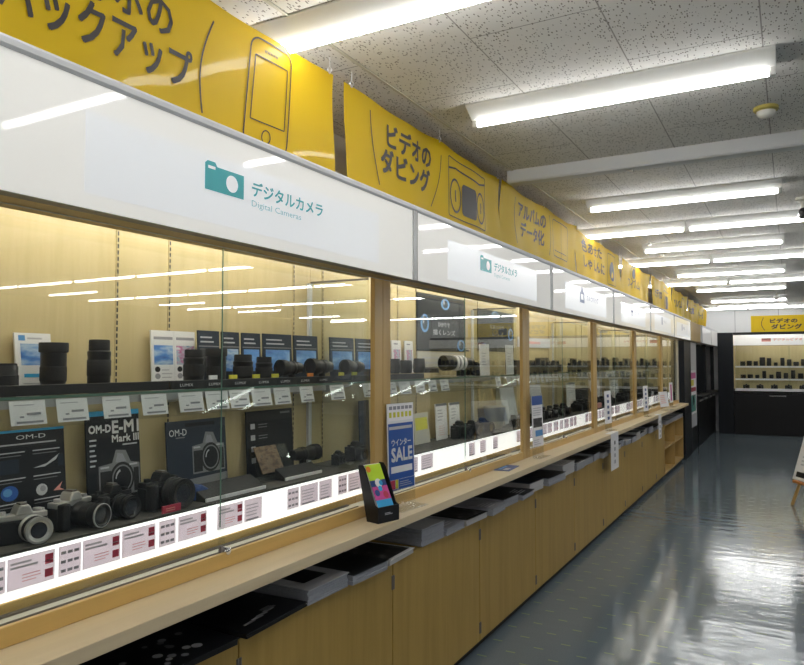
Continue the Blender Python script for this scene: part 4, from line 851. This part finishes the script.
# ---------- third to last showcases: crowded rows
ORDB = {2: 'third', 3: 'fourth', 4: 'fifth', 5: 'last'}
def row_lens(label, y, x, z, r, h, group, parts=False):
    m = MB().lathe([(.0001, 0), (r*.86, 0), (r*.96, h*.08), (r*.96, h*.3), (r, h*.32), (r, h*.64), (r*.96, h*.66), (r*.96, h*.92), (r*.9, h), (.0001, h)], n=14, m=random.choice(['black', 'blackm', 'rubber']))
    return tag(m.build('camera_lens', None, (x, y, z+EPS)), label, 'camera lens', group)
camp = None
for k in (2, 3, 4, 5):
    y0, y1 = BAYS[k]+.09, BAYS[k+1]-.09; B = ORDB[k]
    y = y0+.12; n = 0
    if k == 2: y = 4.97
    while y < y1-.05:
        if random.random() < .55:
            r = random.uniform(.030, .045); row_lens('black lens in the row on the upper shelf of the %s showcase' % B, y, -1.77+random.uniform(-.02, .02), ZS, r, random.uniform(.07, .14), 'lenses on the %s upper shelf' % B); y += 2*r+random.uniform(.01, .04)
        else:
            lab = 'black camera in the row on the upper shelf of the %s showcase' % B; g = 'cameras on the %s upper shelf' % B
            if camp is None: camp = camera('mirrorless_camera', lab, y+.05, -1.77, ZS, 1.0, F90, 'black', .05, .032, group=g)
            else: dup(camp, (-1.77, y+.05, ZS+EPS), R(random.uniform(75, 105)), lab, g)
            y += .165
    y = y0+.14 if k != 2 else 5.06
    while y < y1-.08:
        if k == 3 and 6.85 < y < 7.24: y = 7.24
        dup(camp, (-1.735, y, ZD+EPS), R(random.uniform(70, 110)), 'black camera in the row on the deck of the %s showcase' % B, 'cameras on the %s deck' % B); y += random.uniform(.17, .24)
    y = y0+.08
    while y < y1-.06:
        pcard(y, 1.342, .075, .062, -1.6765, .21, stock='card', label='small white price card in the clear lip of the %s upper shelf' % B, group='price cards on the %s upper shelf' % B); y += random.uniform(.088, .125)
    y = y0+.10
    while y < y1-.10:
        w_ = random.uniform(.08, .14); strip_card(y, y+w_, random.choice([1, 3]), 'grey price card on the lit strip of the %s showcase' % B, 'cards on the %s lit strip' % B); y += w_+random.uniform(.01, .06)
    # boards at the back of the deck
    if k == 2:
        for j, y in enumerate((4.90, 5.55)):
            t = thing('slanted_rack', 'pale slanted display rack on the deck of the third showcase, %s' % ['left one', 'right one'][j], 'display rack', (-1.78, y, ZD+EPS))
            for a in (y-.15, y+.14): wb(MB().prism([(-1.86, ZD+EPS), (-1.79, ZD+EPS), (-1.84, ZD+.27), (-1.86, ZD+.27)], a, a+.008, 'y', 'beige'), 'side_board', t)
            wb(MB().prism([(-1.800, ZD+.01), (-1.790, ZD+.01), (-1.834, ZD+.27), (-1.844, ZD+.27)], y-.142, y+.14, 'y', 'wallf'), 'slope_board', t)
        m = MB().box(XB+.005, 5.25, 1.62, XB+.009, 6.1, 1.70, 'wallf').lines(wall_frame(XB+.0098), 5.5, 1.64, .4, .04, 1, 'pinkp'); wtop(m, 'brand_strip', 'pale strip sign on the back of the third showcase', 'strip sign')
    elif k == 3:
        m = MB().prism([(6.85, ZD), (7.25, ZD), (7.27, ZD+.12), (7.2, ZD+.19), (6.9, ZD+.19), (6.83, ZD+.12)], -1.875, -1.79, 'x', 'blackm'); t = wtop(m, 'camera_bag', 'black soft camera bag on the deck of the fourth showcase', 'bag', bevel=.02)
        m = MB().box(-1.69, 6.95, ZD, -1.66, 7.12, ZD+.05, 'pinkp'); wtop(m, 'gift_box', 'small pink box before the bag in the fourth showcase', 'box', bevel=.004)
        board('display_board', 'white printed board behind the deck of the fourth showcase', 'display board', 6.5, ZD, 6.8, ZD+.26, -1.83, 'card', pc4, .05, strut=False)
        board('display_board', 'white grid board right of the bag in the fourth showcase', 'display board', 7.35, ZD, 7.8, ZD+.28, -1.83, 'white', pc4, .05, strut=False)
    elif k == 4:
        board('display_board', 'white board at the back of the fifth showcase deck', 'display board', 8.3, ZD, 8.75, ZD+.26, -1.83, 'card', pc4, .05, strut=False)
        board('display_board', 'dark board at the back of the fifth showcase deck', 'display board', 9.0, ZD, 9.45, ZD+.27, -1.83, 'dprint', pan('darkph'), .05, strut=False)
    else:
        board('display_board', 'dark board at the back of the last maple showcase', 'display board', 10.2, ZD, 10.7, ZD+.28, -1.83, 'dprint', pan('darkph'), .05, strut=False)

# ================================================================== on the counter
ZT = .8806
t = thing('leaflet_box', 'black leaflet box with a bright lime, pink and blue front, on the counter', 'leaflet box', (-1.405, 2.385, ZT), R(75))
# local: front -Y, leaning back
lw, lh = .057, .215
b = MB(); prof = [(-.030, 0), (.034, 0), (.086, lh*.96), (.080, lh), (.058, lh), (.044, lh*.93), (-.012, .068), (-.030, .060)]
for s in (-1, 1): b.prism(prof, s*lw-.002 if s > 0 else -lw-.0, s*lw+.0 if s > 0 else -lw+.002, 'x', 'black')
b.prism([(-.030, 0), (.034, 0), (.0345, .004), (-.030, .004)], -lw+.002, lw-.002, 'x', 'black'); b.prism([(-.030, .004), (-.026, .004), (-.026, .061), (-.030, .060)], -lw+.002, lw-.002, 'x', 'black'); b.prism([(.030, .004), (.034, .004), (.086, lh*.96), (.082, lh*.96)], -lw+.002, lw-.002, 'x', 'black')
b.lines((Vector((0, -.0306, 0)), VX, VZ), -.022, .028, .046, .010, 2, 'lgrey', .6); b.build('box', t)
lf = MB(); A, B_ = Vector((-.018, .050)), Vector((.064, lh*.985))
def P(x, s): q = A+(B_-A)*s; return (x, q.x, q.y)
def band(s0, s1, x0, x1, m): lf.add([P(x0, s0), P(x1, s0), P(x1, s1), P(x0, s1)], [(0, 1, 2, 3)], m)
for k in range(3):
    lf.add([(x, y+.004*k+.001, z) for x, y, z in (P(-.042, 0), P(.042, 0), P(.042, 1), P(-.042, 1))]+[(x, y+.004*k+.004, z) for x, y, z in (P(-.042, 0), P(.042, 0), P(.042, 1), P(-.042, 1))], [(0, 1, 2, 3), (7, 6, 5, 4), (0, 4, 5, 1), (2, 6, 7, 3), (1, 5, 6, 2), (0, 3, 7, 4)], 'white')
band(0, .2, -.042, .042, 'cyan'); band(.2, .5, -.042, .042, 'mag'); band(.5, .64, -.042, .042, 'navy'); band(.64, 1, -.042, .042, 'lime')
def dot(cx, cs, r, m, kk): lf.add([(P(cx+r*math.cos(a*.6283), cs+r*1.0/.17*math.sin(a*.6283))[0], P(0, cs+r/.17*math.sin(a*.6283))[1]-.0006*kk, P(0, cs+r/.17*math.sin(a*.6283))[2]) for a in range(10)], [tuple(range(10))], m)
dot(.0, .57, .018, 'white', 1); dot(.012, .57, .010, 'cyan', 2); dot(-.022, .36, .013, 'navy', 1); dot(.02, .30, .014, 'redp', 1); dot(-.03, .9, .012, 'orange', 1); dot(.0, .45, .011, 'cyan', 2)
lf.build('leaflets', t)
def acrylic_stand(label, y, x, w, h, rz, base, draw, name='sign_stand', lean=.10, foot=.09):
    """clear L-shaped stand with a printed insert; faces the aisle"""
    t = thing(name, label, 'sign stand', (x, y, ZT), rz)
    mt = Matrix.Rotation(-lean, 4, 'X')
    m = MB().box(-w/2, 0, .003, w/2, .003, h, 'acryl'); m.v = [tuple(mt @ Vector(a)) for a in m.v]; m.box(-w/2, -foot, 0, w/2, 0, .003, 'acryl'); m.build('clear_stand', t)
    p = MB().box(-w/2+.004, -.0024, h*.17, w/2-.004, -.0008, h-.003, base); fr = (Vector((-w/2+.004, -.0030, h*.17)), VX*(w-.008), VZ*(h*.83-.003))
    draw(p, fr); p.v = [tuple(mt @ Vector(a)) for a in p.v]; p.build('printed_insert', t)
    return t
def sale(m, fr):
    f2 = (fr[0]-VY*.0006, fr[1], fr[2])
    m.rect(fr, .05, .80, .9, .18, 'card')
    for i in range(6): m.rect(f2, .07+.15*i, .93, .12, .04, 'grey'); m.rect(f2, .07+.15*i, .84, .09, .06, 'yel')
    m.rect(fr, .03, .0, .94, .77, 'bluep'); m.rect(f2, .06, .70, .86, .035, 'lgrey'); m.text(f2, 'ウインター', .14, .51, .72, .075, 'wtext', .004); m.text(f2, 'SALE', .12, .325, .78, .15, 'wtext', .016)
    m.rect(f2, .10, .20, .80, .075, 'white'); m.rect(fr, .0, .0, 1, .125, 'white'); m.rect(f2, .06, .02, .17, .10, 'redp'); m.rect(f2, .25, .02, .10, .10, 'yel'); m.rect(f2, .37, .01, .60, .11, 'bluep'); m.lines((fr[0]-VY*.0012, fr[1], fr[2]), .4, .03, .5, .07, 3, 'lgrey', .3)
acrylic_stand('clear stand with the blue and white SALE notice, by the first wooden post', 2.650, -1.468, .205, .445, R(84), 'white', sale, lean=.03, foot=.07)
def tall1(m, fr): m.rect(fr, 0, .82, 1, .18, 'bluep'); m.lines(fr, .1, .60, .8, .18, 4, 'lgrey', .3); m.rect(fr, .08, .38, .84, .18, 'darkph'); m.rect(fr, .25, .20, .7, .12, 'mblue'); m.lines(fr, .1, .03, .7, .12, 3, 'lgrey', .3)
acrylic_stand('tall clear stand with a blue-topped notice, by the second wooden post', 4.47, -1.455, .18, .40, R(85), 'card', tall1, lean=.03, foot=.05)
def tall2(m, fr):
    for i in range(5): m.rect(fr, .35, .12+.17*i, .32, .09, 'navy')
acrylic_stand('tall narrow stand with a column of dark letters, by the third post', 6.50, -1.455, .19, .36, R(85), 'card', tall2, lean=.03, foot=.05)
acrylic_stand('tall notice stand between the fourth post and the fifth showcase', 8.40, -1.455, .2, .35, R(85), 'card', tall2, lean=.03, foot=.05)
acrylic_stand('white notice stand by the fifth post near the end of the counter', 9.62, -1.43, .26, .24, R(75), 'white', lambda m, fr: m.lines(fr, .1, .2, .7, .6, 5, 'pinkp', .3), lean=.15, foot=.07)
acrylic_stand('dark notice stand at the far end of the counter', 10.35, -1.455, .2, .34, R(85), 'card', lambda m, fr: (m.rect(fr, .3, .1, .4, .8, 'mag'),), lean=.03, foot=.05)
m = MB().box(-.045, -.11, 0, .045, .11, .003, 'navy'); fr = (Vector((0, 0, .0034)), VX, VY); m.rect(fr, -.03, -.08, .02, .15, 'mblue'); m.rect(fr, .0, -.09, .03, .08, 'lgrey')
tag(m.build('blue_leaflet', None, (-1.462, 3.90, ZT), R(4)), 'small dark blue leaflet lying flat on the counter', 'leaflet')
# paper strips hanging from the counter edge
for y, w_, zb, lab in ((6.29, .30, .565, 'white paper strip with a vertical dark word hanging from the counter edge'), (8.72, .20, .60, 'narrow pale paper strip hanging from the counter near the cubbies')):
    m = MB().box(XF+.0008, y-w_/2, zb, XF+.0022, y+w_/2, ZT+.0012, 'white').box(XF-.05, y-w_/2, ZT+.0002, XF+.0022, y+w_/2, ZT+.0012, 'white'); f = wall_frame(XF+.0028)
    for i in range(4): m.rect(f, y-.025, .78-.055*i, .05, .032, 'grey' if i else 'dprint')
    wtop(m, 'hanging_notice', lab, 'paper notice')

# ================================================================== beyond the counter
# dark column closing the maple row
t = thing('dark_column', 'tall blue-black column closing the end of the maple showcases', 'column', (-1.70, 11.9, 0))
wb(MB().box(-2.02, 11.50, 0, -1.425, 12.32, 1.836, 'bluk'), 'shaft', t, bevel=.004)
wb(MB().box(-2.02, 11.76, 1.841, -1.37, 13.30, 2.15, 'cab'), 'header', t, bevel=.003)
t = thing('poster_recess', 'pale door recess with a colourful poster between the column and the black cases', 'recess panel', (-1.7, 12.85, 0))
wb(MB().box(-2.0, 12.33, 0, -1.455, 13.38, .40, 'blk'), 'base', t)
wb(MB().box(-2.0, 12.33, .40, -1.46, 13.38, 1.838, 'lgrey'), 'panel', t)
m = MB().box(-1.4598, 12.40, .62, -1.4565, 13.25, 1.36, 'card'); f = wall_frame(-1.4560)
m.rect(f, 12.42, 1.22, .8, .10, 'mag'); m.rect(f, 12.45, 1.10, .5, .10, 'yel'); m.rect(f, 12.42, 1.0, .8, .07, 'redp'); m.rect(f, 12.45, .66, .75, .28, mat('poster_teal', (.10, .32, .28), .5)); m.disc(f, 12.9, .85, .12, 'white', 16)
wb(m, 'poster', t)
# black cases along the left up to the corner
for i, (y0, y1) in enumerate(((13.40, 15.0), (15.02, 16.66))):
    t = thing('black_showcase', 'black-based glass showcase on the left beyond the column, %s' % ['near one', 'one in the far corner'][i], 'showcase', (-1.7, (y0+y1)/2, 0))
    wb(MB().box(-2.02, y0, 0, XC, y1, .86, 'blk'), 'base', t, bevel=.003)
    wb(MB().box(-2.02, y0, .86, -1.37, y1, .90, 'blk'), 'counter_ledge', t, bevel=.004)
    wb(MB().box(-1.9, y0+.1, .905, -1.50, y0+.12, 1.84, 'bluk').box(-2.02, y0, .90, -1.90, y1, 1.84, 'bluk').box(-1.90, y1-.03, .90, -1.46, y1, 1.84, 'bluk'), 'carcass', t)
    wb(MB().box(-1.50, y0+.02, .92, -1.494, y1-.03, 1.84, 'glass'), 'glass_front', t)
    wb(MB().box(-1.90, y0+.12, 1.38, -1.53, y1-.03, 1.388, 'glass'), 'glass_shelf', t)
    for q in range(2): wb(MB().box(XC, y0+.2+q*.75, .795, XC+.022, y0+.65+q*.75, .822, 'alu'), 'drawer_handle', t)
    light_sign('light_box_sign', 'white light-box sign without lettering beyond the column, %s' % ['nearer', 'in the corner'][i], y0, y1, [], None)
    for j in range(4): row_lens('small dark lens behind the glass of the black showcase on the left, %s' % ['near case', 'corner case'][i], y0+.3+j*.33, -1.7, 1.388, .05, random.uniform(.08, .16), 'lenses in the black side cases')
    for j in range(3): m = MB().box(-1.75, y0+.25+j*.4, .90, -1.62, y0+.5+j*.4, .90+random.uniform(.1, .25), random.choice(['redp', 'mag', 'blackm', 'grey'])); wtop(m, 'goods_box', 'boxed goods at the bottom of the black showcase on the left, %s' % ['near case', 'corner case'][i], 'box', 'boxes in the black side cases', bevel=.003)
# far showcases across the end
FY = 16.20
m = MB().box(-1.345, FY+.02, 0, -1.045, YF-.01, 2.12, 'bluk'); wtop(m, 'corner_panel', 'tall blue-black corner panel left of the far showcase', 'panel', bevel=.003)
fx = [-1.04, 1.0, 3.04, 5.08]
for k in range(3):
    x0, x1 = fx[k], fx[k+1]; B = ['at the aisle end', 'second from the corner', 'third from the corner'][k]
    t = thing('far_showcase', 'black-based lit showcase across the end wall, %s' % B, 'showcase', ((x0+x1)/2, FY+.25, 0))
    wb(MB().box(x0, FY, .0, x1-.002, YF-.01, .86, 'blk'), 'base', t, bevel=.003)
    wb(MB().box(x0, FY-.05, .87, x1-.002, FY+.03, .90, 'blk'), 'counter_ledge', t, bevel=.004)
    wb(MB().box(x0+.02, FY+.03, .86, x1-.02, YF-.02, .945, 'white').box(x0+.02, FY+.0, .905, x1-.02, FY+.03, .955, 'white'), 'deck', t)
    wb(MB().box(x0, YF-.05, .945, x1-.002, YF-.012, 2.07, 'back'), 'back_panel', t)
    
    for sx in (x0, x1-.022): wb(MB().box(sx, FY+.02, .945, sx+.02, YF-.05, 2.08, 'back'), 'side_panel', t)
    wb(MB().box(x0, FY, 2.065, x1-.002, YF-.01, 2.12, 'blk'), 'cornice', t, bevel=.003)
    for z in (1.16, 1.42):
        wb(MB().box(x0+.022, FY+.10, z-.01, x1-.024, YF-.055, z, 'glass').box(x0+.022, FY+.095, z-.035, x1-.024, FY+.10, z, 'card'), 'glass_shelf', t)
    for g0, g1, yy in ((x0+.022, (x0+x1)/2+.02, FY+.05), ((x0+x1)/2-.02, x1-.024, FY+.04)): wb(MB().box(g0, yy, .957, g1, yy+.006, 1.84, 'glass'), 'glass_pane', t)
    wb(MB().lathe([(.0001, x0+.15), (.013, x0+.151), (.013, x1-.151), (.0001, x1-.15)], (0, FY+.14, 2.0), 'x', 10, 'ctube'), 'case_lamp', t)
    for q in range(2): wb(MB().box(x0+.65+q*.9, FY-.016, .80, x0+.95+q*.9, FY, .815, 'chrome'), 'drawer_handle', t)
    s = thing('far_light_sign', 'light-box sign with red lettering, over the far showcase %s' % B, 'shop sign', ((x0+x1)/2, FY, 1.84))
    fr_ = wb(MB().box(x0, FY-.05, 1.838, x1-.002, FY-.012, 1.846, 'alud').box(x0, FY-.05, 2.058, x1-.002, FY-.012, 2.064, 'alu').box(x0, FY-.012, 1.838, x1-.002, FY-.004, 2.064, 'alu'), 'frame', s)
    p = wb(MB().box(x0+.004, FY-.05, 1.847, x1-.006, FY-.014, 2.057, 'signw'), 'face_panel', s)
    f = (Vector((x0, FY-.0512, 0)), VX, VZ)
    wb(MB().rect(f, .53, 1.92, .17, .065, 'pinkp').rect(f, .53, 1.965, .17, .02, 'redp').text(f, 'デジタルビデオ', .74, 1.935, .52, .05, 'pinkp', .002), 'lettering', p)
    # goods
    for z, n, g in ((1.42, 15, 'upper shelf'), (1.16, 14, 'middle shelf')):
        for j in range(n):
            x = x0+.10+(x1-x0-.2)*(j+.5)/n
            row_lens('dark lens on the %s, far showcase %s' % (g, B), FY+.22, x, z, random.uniform(.036, .055), random.uniform(.07, .18), 'lenses on the %s of the far showcases' % g)
    for j in range(7):
        x = x0+.22+j*.26
        dup(camp, (x, FY+.2, .945+EPS), R(random.uniform(-15, 15)), 'dark camera on the deck, far showcase %s' % B, 'cameras on the deck of the far showcases')
# yellow banners on the far wall
def wall_banner(label, x0, x1, draw):
    t = thing('wall_banner', label, 'banner', ((x0+x1)/2, YF-.03, 2.10)); NX = 60; NZ = 8; vs = []; fs = []
    o = lambda x: YF-.03+.008*math.sin(x*9)
    for s in (0, 1):
        for i in range(NX+1):
            for j in range(NZ+1): x = x0+(x1-x0)*i/NX; vs.append((x, o(x)+.0012*s, 2.125+.36*j/NZ))
    K = (NX+1)*(NZ+1); ix = lambda i, j, s: s*K+i*(NZ+1)+j
    for i in range(NX):
        for j in range(NZ): fs += [(ix(i, j, 0), ix(i+1, j, 0), ix(i+1, j+1, 0), ix(i, j+1, 0)), (ix(i, j, 1), ix(i, j+1, 1), ix(i+1, j+1, 1), ix(i+1, j, 1))]
        for j in (0, NZ): fs.append((ix(i, j, 0), ix(i+1, j, 0), ix(i+1, j, 1), ix(i, j, 1)))
    c = wb(MB().add(vs, fs, 'cloth', True), 'cloth', t, sharp=80)
    d = MB(); f = (Vector((x0, 0, 0)), VX, VZ)
    d.stroke(f, arc(.24, 2.44, .26, 2.17, -.05), .012, 'ink'); d.stroke(f, arc(1.04, 2.44, .98, 2.17, .03), .012, 'ink')
    d.text(f, 'ビデオの', .36, 2.32, .50, .09, 'ink', .008); d.text(f, 'ダビング', .38, 2.19, .56, .10, 'ink', .008); tape(d, f, 1.18, 2.15, .6, .30)
    d.v = [(a, o(a)-.003, z) for a, b, z in d.v]; wb(d, 'lettering', c)
    return t
wall_banner('yellow banner with black lettering on the end wall above the far showcase', -.72, 1.75, None)
wall_banner('yellow banner on the end wall, right of the one in view', 1.80, 4.25, None)

# ================================================================== easel with a board, right edge
t = thing('easel_sign', 'white notice board on a small pine easel standing on the floor', 'easel', (.19, 8.33, 0), R(-60))
for s in (-1, 1):
    m = MB(); a, b_ = Vector((s*.235, -.10, 0)), Vector((s*.10, .26, 1.15)); d_ = (b_-a).normalized(); sx = d_.cross(Vector((0, 1, 0))).normalized(); sy = d_.cross(sx)
    vs = [p+sx*i*.011+sy*j*.011 for p in (a, b_) for i, j in ((-1, -1), (1, -1), (1, 1), (-1, 1))]; m.add(vs, [(0, 1, 2, 3), (4, 7, 6, 5), (0, 4, 5, 1), (1, 5, 6, 2), (2, 6, 7, 3), (3, 7, 4, 0)], 'easel'); m.build('leg', t)
m = MB().tube([(0, .66, .0), (0, .27, 1.1)], .012, 'easel', 6); m.build('leg', t)
m = MB().box(-.25, -.085, .232, .25, -.035, .258, mat('easel_tray', (.45, .17, .03), .5)); m.build('tray', t, bevel=.003)
mt = Matrix.Translation((0, -.058, .262)) @ Matrix.Rotation(-.30, 4, 'X')
m = MB().box(-.29, -.006, 0, .29, .012, .78, 'white'); f = (Vector((-.29, -.0068, 0)), VX, VZ); m.rect(f, .05, .035, .46, .055, 'dprint'); m.lines(f, .08, .15, .4, .12, 3, 'lgrey', .4); m.rect(f, .10, .32, .25, .04, 'dprint'); m.rect(f, .06, .5, .46, .18, 'bluep')
m.v = [tuple(mt @ Vector(a)) for a in m.v]; m.build('notice_board', t, bevel=.006)

# ================================================================== render look
w = bpy.data.worlds.new('world'); SC.world = w; w.use_nodes = True; w.node_tree.nodes['Background'].inputs[0].default_value = (.5, .5, .52, 1); w.node_tree.nodes['Background'].inputs[1].default_value = .05
SC.view_settings.view_transform = 'Standard'; SC.view_settings.look = 'None'; SC.view_settings.gamma = 1; SC.view_settings.use_curve_mapping = False
SC.view_settings.exposure = EXPO
cy = SC.cycles; cy.max_bounces = 10; cy.transparent_max_bounces = 32; cy.glossy_bounces = 5; cy.diffuse_bounces = 5; cy.use_denoising = True; cy.caustics_reflective = False; cy.caustics_refractive = False; cy.sample_clamp_indirect = 6
